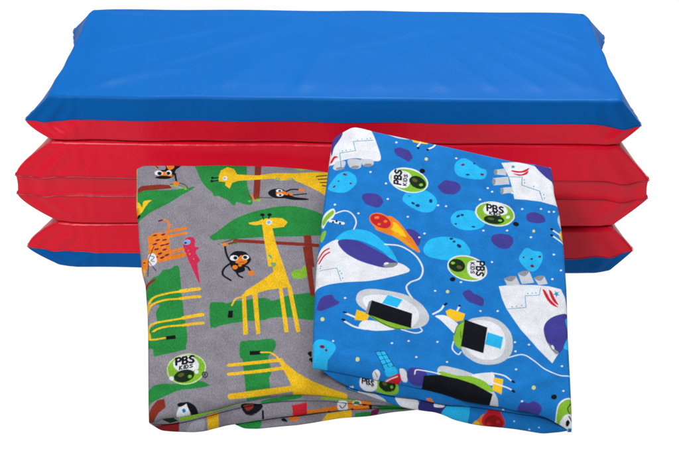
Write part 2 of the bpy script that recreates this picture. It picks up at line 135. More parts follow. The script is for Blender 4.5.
('p','star',0.000,0,[-0.26,2.45,-0.27,2.41,-0.3,2.37,-0.33,2.36,-0.37,2.37,-0.4,2.4,-0.41,2.45,-0.4,2.49,-0.37,2.53,-0.33,2.54,-0.3,2.53,-0.27,2.5]),
('p','star',0.000,0,[1.02,0.74,1.01,0.69,0.98,0.66,0.95,0.65,0.91,0.66,0.88,0.69,0.88,0.73,0.89,0.78,0.91,0.81,0.95,0.82,0.99,0.81,1.01,0.78]),
('p','white',0.000,0,[0.55,3.43,0.54,3.41,0.53,3.4,0.51,3.39,0.48,3.4,0.47,3.41,0.46,3.43,0.47,3.45,0.49,3.47,0.51,3.47,0.53,3.47,0.54,3.45]),
('p','white',0.000,0,[0.1,1.51,0.1,1.49,0.08,1.47,0.06,1.47,0.04,1.47,0.03,1.49,0.02,1.5,0.03,1.52,0.04,1.54,0.06,1.54,0.08,1.54,0.1,1.53]),
('p','white',0.000,0,[2.87,1.6,2.86,1.58,2.85,1.57,2.83,1.56,2.81,1.57,2.79,1.58,2.79,1.6,2.79,1.62,2.81,1.63,2.83,1.64,2.85,1.64,2.86,1.62]),
('p','white',0.000,0,[3.92,1.58,3.92,1.56,3.9,1.54,3.88,1.54,3.86,1.54,3.84,1.56,3.84,1.57,3.85,1.59,3.86,1.61,3.88,1.61,3.9,1.61,3.92,1.6]),
('p','white',0.000,0,[3.67,5.78,3.67,5.76,3.65,5.75,3.63,5.74,3.6,5.74,3.59,5.76,3.58,5.78,3.59,5.8,3.61,5.82,3.63,5.82,3.65,5.82,3.67,5.8]),
('p','white',0.000,0,[3.42,6.4,3.41,6.38,3.39,6.36,3.37,6.36,3.35,6.36,3.33,6.38,3.33,6.4,3.33,6.42,3.35,6.44,3.37,6.44,3.4,6.44,3.41,6.42]),
('p','white',0.000,0,[3.93,3.89,3.92,3.87,3.91,3.85,3.88,3.85,3.86,3.85,3.85,3.87,3.84,3.89,3.85,3.91,3.87,3.92,3.89,3.93,3.91,3.92,3.92,3.91]),
('p','white',0.000,0,[2.26,1.49,2.25,1.47,2.23,1.46,2.21,1.45,2.19,1.46,2.18,1.47,2.17,1.49,2.18,1.51,2.19,1.52,2.22,1.53,2.24,1.53,2.25,1.51]),
('p','white',0.000,0,[3.13,0.92,3.13,0.9,3.11,0.89,3.09,0.88,3.07,0.89,3.05,0.9,3.05,0.92,3.06,0.94,3.07,0.95,3.09,0.96,3.11,0.95,3.13,0.94]),
('p','cyan',0.000,1,[3.8,5.86,3.98,6.21,4.32,6.44,4.81,6.27,5.18,5.84,5.07,5.49,4.49,5.37,4.01,5.41]),
('p','cyan',0.000,0,[1.6,1.1,1.95,1.15,2.26,0.5,1.92,0.33]),
('s','ink',0.023,0,[1.6,1.1,1.95,1.15]),
('s','ink',0.023,0,[1.68,0.91,2.03,0.99]),
('s','ink',0.022,0,[1.76,0.71,2.11,0.82]),
('s','ink',0.022,0,[1.84,0.52,2.18,0.66]),
('s','ink',0.022,0,[1.92,0.33,2.26,0.5]),
('s','ink',0.022,0,[1.78,1.13,2.08,0.41]),
('s','ink',0.022,0,[1.6,1.1,1.92,0.33]),
('s','ink',0.023,0,[1.95,1.15,2.26,0.5]),
('s','ink',0.022,0,[2.09,0.44,2.18,0.16]),
('p','cyan',0.000,1,[1.94,0.34,2.25,0.47,2.4,0.24,2.04,0.1]),
('p','red',0.000,1,[1.89,-0.05,2.47,0.21,2.48,-0.1,2.11,-0.17]),
('s','white',0.033,0,[1.98,-0.02,2.39,0.11]),
('p','white',0.000,1,[2.47,0.38,2.64,0.36,2.75,0.15,2.73,-0.07,2.56,-0.03,2.49,0.18]),
('p','white',0.000,1,[1.49,0.23,1.65,0.36,1.77,0.21,1.69,0.02,1.55,0.06]),
('s','ink',0.022,0,[1.58,0.27,1.67,0.11]),
('p','purple',0.000,1,[2.73,0.22,2.89,0.45,3.27,0.41,3.45,0.2,3.38,-0.17,3.05,-0.2,2.79,-0.04]),
('p','lgrey',0.000,1,[3.37,-0.39,3.45,-0.21,3.57,-0.06,3.82,0.14,4.07,0.19,4.25,0.15,4.21,-0.18,4.07,-0.58,3.74,-0.55]),
('p','lgrey',0.000,1,[3.95,0.53,4.76,0.4,5.46,0.03,5.84,-0.49,5.98,-0.82,5.95,-1.04,5.61,-0.98,4.92,-0.46,3.93,0.04]),
('p','white',0.000,1,[5.08,0.18,5.42,0.29,5.81,0.32,5.9,0.16,5.82,-0.21,5.45,-0.09]),
('p','yellow',0.000,0,[5.88,0.13,6.21,0.06,6.1,-0.59,5.78,-0.4]),
('s','white',0.056,1,[5.79,0.32,6.24,0.22,6.49,0.02]),
('p','ink',0.000,0,[6.63,-0.09,6.61,-0.1,6.57,-0.1,6.54,-0.08,6.51,-0.05,6.5,-0.01,6.5,0.02,6.52,0.03,6.56,0.02,6.59,0.0,6.62,-0.03,6.63,-0.06]),
('s','white',0.056,1,[5.81,-0.09,6.24,-0.27,6.46,-0.4]),
('p','ink',0.000,0,[6.6,-0.51,6.58,-0.52,6.55,-0.52,6.51,-0.5,6.48,-0.47,6.46,-0.44,6.47,-0.41,6.49,-0.4,6.52,-0.4,6.56,-0.42,6.59,-0.45,6.6,-0.48]),
('p','lime',0.000,1,[3.94,0.31,4.55,0.17,5.06,0.14,5.56,-0.08,5.82,-0.49,5.24,-0.33,4.53,-0.06,3.93,0.1]),
('p','ink',0.000,0,[3.34,0.12,3.93,0.16,4.54,0.04,5.14,-0.18,5.79,-0.57,5.66,-1.0,4.79,-0.98,3.89,-0.82,3.23,-0.52]),
('s','white',0.045,1,[3.01,0.19,3.07,0.35,3.37,0.32,3.93,0.19]),
('s','white',0.044,1,[3.14,-0.58,3.43,-0.87,3.83,-1.03,4.08,-1.02]),
('p','purple',0.000,1,[6.67,-1.08,6.83,-0.84,7.05,-0.89,7.24,-0.82,7.46,-0.94,7.52,-1.15,7.25,-1.37,6.9,-1.31]),
('p','ink',0.000,0,[8.1,-0.64,8.08,-0.69,8.04,-0.73,7.98,-0.75,7.93,-0.73,7.89,-0.7,7.88,-0.64,7.9,-0.59,7.94,-0.55,8.0,-0.53,8.06,-0.54,8.09,-0.58]),
('p','star',0.000,0,[7.36,-0.28,7.34,-0.32,7.31,-0.35,7.28,-0.36,7.24,-0.35,7.22,-0.32,7.21,-0.28,7.23,-0.24,7.25,-0.21,7.29,-0.2,7.33,-0.21,7.35,-0.24]),
('p','white',0.000,0,[8.39,-0.38,8.39,-0.39,8.37,-0.41,8.35,-0.41,8.33,-0.41,8.31,-0.4,8.31,-0.38,8.32,-0.36,8.33,-0.35,8.35,-0.34,8.38,-0.34,8.39,-0.36]),
('p','white',0.000,0,[7.29,1.57,7.29,1.55,7.27,1.54,7.25,1.53,7.23,1.54,7.21,1.55,7.21,1.57,7.22,1.59,7.23,1.6,7.25,1.61,7.27,1.6,7.29,1.59]),
('p','white',0.000,0,[6.88,-0.82,6.87,-0.84,6.85,-0.85,6.83,-0.85,6.81,-0.85,6.8,-0.84,6.79,-0.82,6.8,-0.8,6.82,-0.79,6.84,-0.78,6.86,-0.79,6.87,-0.8]),
('p','white',0.000,0,[6.75,0.5,6.74,0.48,6.72,0.47,6.7,0.46,6.68,0.47,6.67,0.48,6.66,0.5,6.67,0.52,6.69,0.53,6.71,0.54,6.73,0.53,6.74,0.52]),
('p','white',0.000,0,[8.44,0.68,8.43,0.66,8.41,0.65,8.39,0.64,8.37,0.65,8.36,0.66,8.35,0.68,8.36,0.7,8.38,0.71,8.4,0.72,8.42,0.71,8.43,0.7]),
('p','white',0.000,0,[4.24,0.72,4.24,0.71,4.22,0.69,4.2,0.69,4.18,0.69,4.16,0.7,4.16,0.72,4.17,0.74,4.18,0.75,4.2,0.76,4.22,0.75,4.24,0.74]),
('p','white',0.000,0,[7.97,1.28,7.96,1.26,7.95,1.25,7.92,1.24,7.9,1.25,7.89,1.26,7.89,1.28,7.89,1.3,7.91,1.31,7.93,1.32,7.95,1.31,7.97,1.3]),
('p','white',0.000,1,[7.98,-1.66,8.05,-1.13,8.2,-0.83,8.48,-0.67,8.78,-0.76,8.69,-1.7,8.27,-1.89,8.02,-1.84]),
('p','lime',0.000,1,[8.04,-1.55,8.09,-1.13,8.23,-0.88,8.49,-0.73,8.77,-0.83,8.69,-1.64,8.28,-1.74]),
('p','white',0.000,1,[8.13,-1.66,8.27,-1.42,8.44,-1.33,8.68,-1.37,8.64,-1.72,8.27,-1.83]),
('p','ink',0.000,0,[8.48,-1.65,8.46,-1.7,8.44,-1.74,8.4,-1.76,8.36,-1.74,8.34,-1.7,8.34,-1.65,8.35,-1.6,8.38,-1.56,8.42,-1.55,8.45,-1.56,8.47,-1.6]),
('s','ink',0.044,0,[8.46,-1.42,8.57,-1.65]),
('s','ink',0.033,1,[8.58,-0.88,8.44,-1.12,8.5,-1.33]),
('s','white',0.045,1,[6.41,0.98,6.98,1.14,7.38,0.9,7.76,0.54,8.26,0.27,8.77,0.28]),
('p','cyan',0.000,1,[3.5,5.78,3.73,6.27,4.19,6.45,4.63,6.45,5.07,6.28,5.31,5.85,5.21,5.54,4.69,5.33,4.14,5.39,3.71,5.48]),
('p','navy',0.000,0,[4.97,5.98,4.94,5.95,4.9,5.95,4.85,5.97,4.82,6.01,4.8,6.05,4.81,6.1,4.83,6.13,4.88,6.13,4.93,6.11,4.96,6.07,4.98,6.03]),
('p','navy',0.000,0,[4.68,6.38,4.67,6.35,4.64,6.33,4.6,6.32,4.56,6.33,4.54,6.35,4.53,6.38,4.54,6.4,4.57,6.43,4.61,6.43,4.65,6.43,4.67,6.41]),
('p','navy',0.000,0,[4.77,6.24,4.76,6.22,4.74,6.2,4.71,6.19,4.68,6.19,4.66,6.21,4.65,6.24,4.66,6.27,4.68,6.29,4.71,6.3,4.74,6.29,4.76,6.27]),
('p','white',0.000,0,[5.9,4.78,5.85,4.66,5.76,4.56,5.65,4.47,5.51,4.41,5.35,4.38,5.18,4.39,5.01,4.42,4.85,4.48,4.71,4.56,4.58,4.67,4.49,4.79,4.42,4.92,4.4,5.06,4.41,5.19,4.46,5.32,4.54,5.42,4.66,5.51,4.8,5.57,4.96,5.6,5.13,5.6,5.3,5.57,5.46,5.51,5.61,5.42,5.73,5.31,5.83,5.19,5.89,5.05,5.91,4.92]),
('p','lime',0.000,0,[5.84,4.8,5.79,4.69,5.71,4.59,5.6,4.52,5.47,4.46,5.33,4.44,5.17,4.44,5.02,4.47,4.87,4.52,4.73,4.6,4.61,4.7,4.52,4.81,4.47,4.93,4.44,5.06,4.45,5.18,4.5,5.29,4.58,5.39,4.68,5.46,4.81,5.52,4.96,5.54,5.12,5.54,5.28,5.51,5.43,5.46,5.56,5.38,5.68,5.28,5.77,5.16,5.83,5.04,5.85,4.92]),
('p','white',0.000,1,[5.22,5.29,5.57,5.36,5.8,5.07,5.75,4.7,5.58,4.52,5.29,4.59,5.15,4.88]),
('s','ink',0.074,0,[5.55,5.33,5.82,5.32,5.81,5.18,5.74,5.14,5.67,5.19,5.68,5.32]),
('s','ink',0.073,0,[5.52,5.08,5.8,5.07,5.78,4.94,5.72,4.91,5.66,4.96,5.67,5.08]),
('s','ink',0.073,0,[5.66,4.96,5.58,4.9,5.51,4.96,5.52,5.08]),
('s','ink',0.073,0,[5.73,4.66,5.76,4.73,5.72,4.81,5.65,4.78,5.61,4.7,5.54,4.67,5.49,4.74,5.53,4.84]),
('s','ink',0.042,0,[5.3,5.27,5.44,5.26]),
('s','ink',0.042,0,[5.44,5.16,5.37,5.26,5.3,5.16]),
('s','ink',0.042,0,[5.29,5.09,5.44,5.08]),
('s','ink',0.041,0,[5.29,5.03,5.43,5.02,5.43,4.96,5.36,4.92,5.29,4.97,5.29,5.03]),
('s','ink',0.041,0,[5.4,4.76,5.42,4.81,5.39,4.86,5.36,4.84,5.34,4.78,5.3,4.77,5.28,4.81,5.3,4.87]),
('p','dkgreen',0.000,0,[5.07,5.02,5.05,4.96,5.01,4.9,4.96,4.86,4.9,4.82,4.83,4.81,4.76,4.8,4.69,4.82,4.63,4.84,4.57,4.89,4.52,4.94,4.48,5.0,4.46,5.06,4.45,5.13,4.46,5.2,4.49,5.26,4.53,5.32,4.58,5.36,4.64,5.4,4.7,5.41,4.77,5.42,4.84,5.4,4.91,5.38,4.97,5.34,5.02,5.28,5.05,5.22,5.07,5.16,5.08,5.09]),
('p','vine',0.000,0,[4.96,5.0,4.93,4.96,4.89,4.95,4.83,4.95,4.78,4.98,4.75,5.02,4.75,5.06,4.77,5.1,4.82,5.12,4.87,5.11,4.92,5.08,4.95,5.04]),
('p','lime',0.000,0,[4.7,5.22,4.68,5.18,4.65,5.16,4.62,5.15,4.58,5.15,4.55,5.18,4.54,5.21,4.55,5.25,4.58,5.27,4.62,5.28,4.66,5.27,4.69,5.25]),
('p','ink',0.000,0,[4.68,4.45,4.66,4.4,4.62,4.36,4.57,4.34,4.51,4.36,4.48,4.39,4.46,4.45,4.48,4.5,4.52,4.54,4.58,4.56,4.63,4.55,4.67,4.51]),
('p','purple',0.000,1,[6.15,6.41,6.22,6.61,6.48,6.69,6.92,6.58,6.99,6.29,6.78,6.0,6.44,6.03,6.24,6.19]),
('p','purple',0.000,1,[4.92,3.82,5.17,3.98,5.36,3.81,5.5,3.75,5.7,3.56,5.64,3.26,5.35,3.33,5.09,3.46]),
('p','cyan',0.000,1,[7.17,5.48,7.28,5.79,7.5,6.06,7.77,5.92,8.04,5.87,8.08,5.54,7.87,5.09,7.63,4.93,7.37,5.1]),
('p','maroon',0.000,0,[8.04,5.65,8.03,5.62,8.01,5.6,7.97,5.59,7.94,5.6,7.92,5.62,7.91,5.64,7.92,5.67,7.95,5.69,7.98,5.7,8.02,5.7,8.04,5.68]),
('p','maroon',0.000,0,[7.72,5.16,7.7,5.13,7.67,5.12,7.63,5.13,7.6,5.15,7.58,5.19,7.58,5.22,7.61,5.25,7.64,5.27,7.68,5.26,7.71,5.24,7.73,5.2]),
('p','navy',0.000,0,[7.71,5.53,7.7,5.51,7.68,5.49,7.65,5.48,7.63,5.49,7.61,5.5,7.6,5.52,7.61,5.54,7.63,5.56,7.66,5.57,7.69,5.56,7.71,5.55]),
('p','maroon',0.000,0,[7.4,5.6,7.39,5.58,7.37,5.56,7.35,5.55,7.33,5.56,7.31,5.57,7.31,5.59,7.32,5.61,7.33,5.63,7.36,5.64,7.38,5.63,7.39,5.62]),
('p','white',0.000,0,[6.31,4.19,6.82,4.29,7.69,4.3,8.24,4.25,8.66,4.13,8.78,3.74,8.82,3.28,8.86,2.75,8.58,1.97,8.32,1.24,8.05,0.8,7.57,1.4,7.0,2.23,6.53,3.17,6.39,3.65]),
('p','purple',0.000,1,[7.86,2.33,8.05,2.7,8.45,2.95,8.88,2.94,8.86,2.11,8.61,1.59,8.3,1.23,8.05,1.48,7.9,1.82]),
('p','cyan',0.000,1,[8.71,2.75,9.09,2.89,8.97,1.6,8.53,1.46,8.76,2.1]),
('p','grey',0.000,1,[7.94,1.72,8.16,1.44,8.32,1.29,8.23,1.19,8.05,1.42]),
('p','white',0.000,0,[8.17,1.52,8.18,1.47,8.18,1.42,8.17,1.4,8.14,1.4,8.12,1.42,8.09,1.47,8.08,1.52,8.08,1.57,8.09,1.59,8.12,1.59,8.14,1.57]),
('p','lgrey',0.000,0,[6.53,4.55,7.0,4.68,7.12,4.3,6.64,4.22]),
('p','grey',0.000,1,[6.53,4.55,6.77,4.68,7.0,4.68,6.8,4.44]),
('p','lgrey',0.000,0,[7.08,4.82,7.52,4.94,7.67,4.41,7.19,4.33]),
('p','grey',0.000,1,[7.08,4.82,7.31,4.95,7.52,4.94,7.33,4.7]),
('p','lgrey',0.000,0,[7.68,4.62,8.08,4.72,8.18,4.37,7.83,4.3]),
('p','grey',0.000,1,[7.68,4.62,7.88,4.74,8.08,4.72,7.91,4.5]),
('p','red',0.000,1,[7.96,4.09,8.07,4.04,8.21,3.68,8.36,3.46,8.48,3.29,8.25,3.41,8.08,3.67]),
('p','red',0.000,1,[8.2,4.08,8.3,4.01,8.39,3.72,8.51,3.4,8.35,3.52,8.24,3.78]),
('p','teal',0.000,0,[8.44,4.06,8.49,3.98,8.57,4.02,8.52,3.91,8.59,3.84,8.5,3.85,8.45,3.74,8.43,3.86,8.34,3.88,8.42,3.94]),
('s','teal',0.026,0,[6.53,3.15,7.27,3.25,7.28,3.79,7.82,3.83,7.89,4.17]),
('p','teal',0.000,0,[6.77,3.27,6.77,3.25,6.76,3.24,6.75,3.24,6.74,3.24,6.73,3.25,6.72,3.26,6.73,3.28,6.74,3.29,6.75,3.29,6.76,3.29,6.77,3.28]),
('p','teal',0.000,0,[6.94,3.29,6.93,3.27,6.92,3.26,6.91,3.26,6.9,3.26,6.89,3.27,6.89,3.28,6.89,3.3,6.9,3.31,6.91,3.31,6.93,3.31,6.93,3.3]),
('p','teal',0.000,0,[7.13,3.35,7.13,3.33,7.12,3.32,7.11,3.32,7.1,3.32,7.09,3.33,7.09,3.34,7.09,3.36,7.1,3.37,7.11,3.37,7.12,3.37,7.13,3.36]),
('p','teal',0.000,0,[7.41,3.9,7.41,3.88,7.4,3.87,7.39,3.87,7.38,3.87,7.37,3.88,7.37,3.9,7.37,3.91,7.38,3.92,7.39,3.93,7.4,3.92,7.41,3.91]),
('p','teal',0.000,0,[7.58,3.92,7.57,3.9,7.57,3.89,7.55,3.89,7.54,3.89,7.53,3.9,7.53,3.92,7.54,3.93,7.55,3.94,7.56,3.95,7.57,3.94,7.58,3.93]),
('p','teal',0.000,0,[7.72,3.94,7.72,3.92,7.71,3.91,7.7,3.91,7.68,3.91,7.68,3.92,7.67,3.94,7.68,3.95,7.69,3.96,7.7,3.97,7.71,3.96,7.72,3.95]),
('p','white',0.000,1,[3.84,2.7,4.04,2.76,4.25,2.72,4.56,2.47,4.68,2.28,4.55,1.93,4.28,2.2,4.03,2.52]),
('s','white',0.071,1,[3.77,2.8,4.05,3.0,4.18,3.21]),
('p','ink',0.000,0,[4.32,3.34,4.33,3.31,4.31,3.27,4.27,3.24,4.23,3.21,4.2,3.2,4.18,3.22,4.18,3.25,4.19,3.28,4.23,3.32,4.27,3.35,4.3,3.36]),
('s','white',0.071,1,[4.6,2.83,4.69,3.02,4.76,3.18]),
('p','ink',0.000,0,[4.83,3.22,4.82,3.2,4.8,3.18,4.77,3.17,4.75,3.17,4.73,3.19,4.72,3.22,4.73,3.24,4.75,3.26,4.78,3.27,4.8,3.27,4.82,3.25]),
('p','yellow',0.000,0,[4.24,2.95,4.41,3.06,4.96,2.86,4.88,2.57,4.62,2.45,4.29,2.69]),
('p','lgrey',0.000,1,[4.84,2.22,5.1,2.59,5.42,2.72,5.88,2.76,6.32,2.53,6.62,2.03,6.64,1.39,6.44,0.98,6.05,0.72,5.52,0.67,5.11,0.84,4.76,1.27]),
('p','white',0.000,1,[4.97,2.23,5.31,2.57,5.79,2.58,6.2,2.33,6.39,1.83,6.31,1.26,6.02,0.94,5.53,0.88,5.12,1.09,4.88,1.46]),
('p','lime',0.000,1,[4.5,1.89,4.65,2.27,4.93,2.56,4.98,1.97,4.77,1.35,4.59,1.4,4.48,1.63]),
('s','ink',0.023,1,[4.95,2.56,4.65,2.28,4.51,1.89]),
('s','ink',0.023,1,[4.75,2.03,4.76,1.77]),
('p','ink',0.000,0,[4.93,2.6,5.76,2.27,5.55,1.15,4.74,1.43]),
('p','cyan',0.000,0,[5.75,2.05,6.32,1.85,6.2,1.35,5.63,1.53]),
('s','white',0.046,1,[4.47,1.6,4.42,1.29,4.62,1.07,4.73,1.18]),
('p','white',0.000,0,[4.93,4.33,4.92,4.31,4.9,4.29,4.88,4.29,4.86,4.29,4.84,4.31,4.84,4.33,4.85,4.35,4.86,4.36,4.88,4.37,4.91,4.36,4.92,4.35]),
('p','white',0.000,0,[5.59,3.03,5.59,3.01,5.57,2.99,5.55,2.99,5.53,2.99,5.51,3.0,5.51,3.02,5.51,3.04,5.53,3.06,5.55,3.06,5.57,3.06,5.59,3.05]),
('p','white',0.000,0,[6.78,1.65,6.78,1.63,6.76,1.62,6.74,1.61,6.72,1.62,6.7,1.63,6.7,1.65,6.71,1.67,6.72,1.68,6.74,1.69,6.77,1.68,6.78,1.67]),
('p','white',0.000,0,[7.75,6.57,7.74,6.55,7.73,6.54,7.7,6.53,7.68,6.54,7.67,6.55,7.66,6.57,7.67,6.59,7.69,6.61,7.71,6.62,7.73,6.61,7.75,6.6]),
('p','white',0.000,0,[8.79,5.02,8.78,5.0,8.76,4.98,8.74,4.98,8.72,4.98,8.7,4.99,8.7,5.01,8.71,5.04,8.72,5.05,8.75,5.06,8.77,5.05,8.78,5.04]),
('p','white',0.000,0,[7.41,2.83,7.4,2.81,7.38,2.8,7.36,2.79,7.34,2.79,7.32,2.81,7.32,2.83,7.33,2.85,7.34,2.86,7.37,2.87,7.39,2.86,7.4,2.85]),
('p','white',0.000,0,[6.78,1.27,6.77,1.25,6.76,1.24,6.73,1.23,6.71,1.24,6.7,1.25,6.69,1.27,6.7,1.29,6.72,1.3,6.74,1.31,6.76,1.3,6.77,1.29]),
('p','white',0.000,0,[8.58,5.77,8.57,5.75,8.55,5.73,8.53,5.72,8.51,5.73,8.49,5.74,8.49,5.76,8.49,5.79,8.51,5.8,8.53,5.81,8.56,5.8,8.57,5.79]),
('p','white',0.000,0,[8.42,4.6,8.41,4.58,8.39,4.56,8.37,4.55,8.35,4.56,8.34,4.57,8.33,4.59,8.34,4.61,8.36,4.63,8.38,4.64,8.4,4.63,8.42,4.62]),
('p','white',0.000,0,[6.24,3.05,6.23,3.03,6.21,3.02,6.19,3.01,6.17,3.01,6.16,3.03,6.15,3.05,6.16,3.07,6.18,3.08,6.2,3.09,6.22,3.08,6.23,3.07]),
('p','white',0.000,0,[6.16,5.33,6.16,5.31,6.14,5.29,6.12,5.29,6.1,5.29,6.08,5.3,6.08,5.32,6.08,5.35,6.1,5.36,6.12,5.37,6.14,5.36,6.16,5.35]),
('p','star',0.000,0,[4.42,3.87,4.41,3.83,4.38,3.8,4.35,3.79,4.32,3.8,4.29,3.82,4.29,3.86,4.3,3.9,4.32,3.93,4.35,3.95,4.39,3.94,4.41,3.91]),
('p','white',0.000,0,[6.8,10.32,7.48,10.4,8.07,10.23,8.32,10.09,8.74,9.5,8.91,8.94,8.93,8.15,8.24,8.38,7.68,8.45,7.2,8.47,7.14,9.06,7.05,9.58]),
('p','purple',0.000,1,[8.14,10.25,8.4,10.3,8.65,10.25,8.94,10.04,9.03,9.29,8.77,9.41,8.42,9.79]),
('p','cyan',0.000,1,[8.65,10.28,8.98,10.27,9.14,9.52,9.03,9.29,8.91,9.96]),
('p','lgrey',0.000,0,[6.5,9.93,6.94,10.03,6.96,9.64,6.53,9.68]),
('p','grey',0.000,0,[6.6,9.81,6.59,9.72,6.56,9.66,6.52,9.64,6.49,9.66,6.47,9.72,6.46,9.8,6.48,9.89,6.51,9.95,6.54,9.97,6.58,9.95,6.6,9.89]),
('p','lgrey',0.000,0,[6.41,9.48,7.02,9.58,7.05,9.18,6.41,9.12]),
('p','grey',0.000,0,[6.5,9.3,6.49,9.22,6.46,9.16,6.42,9.13,6.39,9.15,6.37,9.21,6.36,9.3,6.38,9.38,6.41,9.44,6.44,9.46,6.48,9.44,6.5,9.38]),
('p','lgrey',0.000,0,[6.68,8.98,7.15,9.06,7.2,8.77,6.74,8.69]),
('p','grey',0.000,0,[6.8,8.84,6.78,8.76,6.76,8.7,6.72,8.67,6.69,8.69,6.67,8.75,6.66,8.83,6.68,8.91,6.71,8.98,6.74,9.0,6.77,8.98,6.8,8.92]),
('p','red',0.000,1,[7.19,9.95,7.56,9.92,7.9,10.1,7.79,9.91,7.49,9.82,7.23,9.86]),
('p','red',0.000,1,[7.23,9.78,7.57,9.75,7.86,9.95,7.78,9.76,7.48,9.66]),
('p','teal',0.000,0,[7.26,10.24,7.29,10.18,7.36,10.18,7.31,10.12,7.31,10.04,7.26,10.09,7.19,10.04,7.21,10.13,7.17,10.19,7.24,10.18]),
('s','teal',0.029,0,[7.07,9.58,7.59,9.6,7.54,9.18,8.23,8.91,8.32,8.45]),
('p','teal',0.000,0,[7.69,9.46,7.68,9.44,7.67,9.43,7.66,9.42,7.65,9.43,7.64,9.44,7.64,9.45,7.64,9.47,7.65,9.48,7.67,9.49,7.68,9.48,7.69,9.47]),
('p','teal',0.000,0,[7.69,9.31,7.68,9.29,7.67,9.28,7.66,9.27,7.65,9.28,7.64,9.29,7.64,9.31,7.64,9.32,7.65,9.33,7.67,9.34,7.68,9.34,7.69,9.32]),
('p','teal',0.000,0,[8.04,9.14,8.04,9.13,8.03,9.11,8.02,9.11,8.0,9.11,8.0,9.13,7.99,9.14,8.0,9.16,8.01,9.17,8.02,9.18,8.03,9.17,8.04,9.16]),
('p','teal',0.000,0,[8.28,8.8,8.28,8.78,8.27,8.77,8.25,8.76,8.24,8.77,8.23,8.78,8.23,8.8,8.23,8.81,8.24,8.82,8.26,8.83,8.27,8.83,8.28,8.81]),
('p','teal',0.000,0,[8.41,8.74,8.41,8.73,8.4,8.72,8.39,8.71,8.37,8.71,8.37,8.73,8.36,8.74,8.37,8.76,8.38,8.77,8.39,8.78,8.4,8.77,8.41,8.76]),
('p','teal',0.000,0,[8.42,8.57,8.42,8.55,8.41,8.54,8.39,8.53,8.38,8.54,8.37,8.55,8.37,8.57,8.38,8.58,8.39,8.59,8.4,8.6,8.41,8.6,8.42,8.58]),
('p','teal',0.000,0,[7.57,9.72,7.57,9.71,7.56,9.69,7.54,9.69,7.53,9.69,7.52,9.7,7.52,9.72,7.52,9.74,7.53,9.75,7.55,9.75,7.56,9.75,7.57,9.74]),
('p','cyan',0.000,1,[4.88,9.91,5.01,10.32,5.33,10.49,5.67,10.27,5.92,10.01,6.15,9.9,6.15,9.6,5.97,9.41,5.45,9.42,5.02,9.55]),
('p','maroon',0.000,0,[5.32,10.16,5.31,10.12,5.28,10.09,5.24,10.07,5.2,10.07,5.17,10.08,5.16,10.11,5.16,10.14,5.19,10.17,5.23,10.19,5.27,10.2,5.3,10.18]),
('p','maroon',0.000,0,[6.06,9.64,6.05,9.61,6.01,9.59,5.97,9.59,5.93,9.61,5.91,9.64,5.9,9.67,5.92,9.7,5.95,9.71,5.99,9.71,6.03,9.7,6.06,9.67]),
('p','navy',0.000,0,[5.75,10.23,5.74,10.21,5.72,10.19,5.7,10.18,5.68,10.19,5.66,10.21,5.66,10.23,5.66,10.25,5.68,10.27,5.71,10.28,5.73,10.27,5.75,10.25]),
('p','navy',0.000,0,[5.49,9.62,5.47,9.59,5.44,9.58,5.4,9.57,5.36,9.57,5.33,9.59,5.32,9.61,5.34,9.63,5.37,9.65,5.41,9.66,5.45,9.65,5.48,9.64]),
('p','purple',0.000,1,[4.19,8.93,4.29,9.13,4.53,9.28,4.96,9.22,5.1,8.93,4.84,8.62,4.45,8.65]),
('p','cyan',0.000,1,[4.63,7.39,4.8,7.69,5.09,7.82,5.59,7.78,5.8,7.47,5.96,7.16,5.66,6.89,5.09,6.83,4.71,7.05]),
('p','navy',0.000,0,[5.15,7.57,5.14,7.54,5.12,7.52,5.08,7.51,5.05,7.52,5.03,7.54,5.02,7.57,5.03,7.6,5.05,7.62,5.09,7.63,5.12,7.62,5.15,7.6]),
('p','navy',0.000,0,[5.0,7.56,5.0,7.53,4.98,7.49,4.95,7.46,4.91,7.44,4.87,7.44,4.85,7.45,4.85,7.49,4.87,7.52,4.91,7.56,4.94,7.58,4.98,7.58]),
('p','navy',0.000,0,[5.57,6.99,5.56,6.97,5.53,6.96,5.49,6.96,5.45,6.97,5.42,6.99,5.42,7.01,5.43,7.03,5.46,7.04,5.5,7.04,5.54,7.03,5.57,7.01]),
('p','navy',0.000,0,[4.86,7.12,4.86,7.1,4.84,7.08,4.82,7.07,4.79,7.08,4.78,7.09,4.77,7.11,4.78,7.14,4.8,7.15,4.82,7.16,4.84,7.15,4.86,7.14]),
('p','white',0.000,0,[7.14,7.5,7.09,7.38,7.0,7.26,6.89,7.17,6.74,7.11,6.58,7.07,6.41,7.06,6.24,7.09,6.08,7.14,5.93,7.22,5.8,7.33,5.7,7.45,5.63,7.58,5.6,7.72,5.62,7.86,5.66,7.99,5.75,8.1,5.86,8.2,6.01,8.26,6.17,8.3,6.34,8.31,6.52,8.28,6.68,8.23,6.83,8.15,6.96,8.04,7.06,7.92,7.13,7.78,7.15,7.64]),
('p','lime',0.000,0,[7.09,7.52,7.04,7.4,6.96,7.3,6.85,7.22,6.72,7.16,6.57,7.12,6.42,7.12,6.26,7.14,6.1,7.19,5.96,7.27,5.84,7.36,5.75,7.47,5.69,7.6,5.66,7.72,5.67,7.85,5.71,7.96,5.79,8.07,5.9,8.15,6.03,8.21,6.18,8.24,6.34,8.25,6.5,8.23,6.66,8.18,6.8,8.1,6.92,8.0,7.01,7.89,7.07,7.77,7.1,7.64]),
('p','white',0.000,1,[5.94,7.94,6.18,8.21,6.58,8.23,6.83,8.0,6.86,7.73,6.6,7.62,6.26,7.6,6.0,7.69]),
('s','ink',0.077,0,[6.09,7.84,6.1,8.15,6.22,8.13,6.26,8.05,6.22,7.97,6.1,7.99]),
('s','ink',0.077,0,[6.32,7.8,6.33,8.11,6.44,8.09,6.47,8.01,6.44,7.95,6.33,7.96]),
('s','ink',0.077,0,[6.43,7.94,6.49,7.86,6.44,7.78,6.32,7.8]),
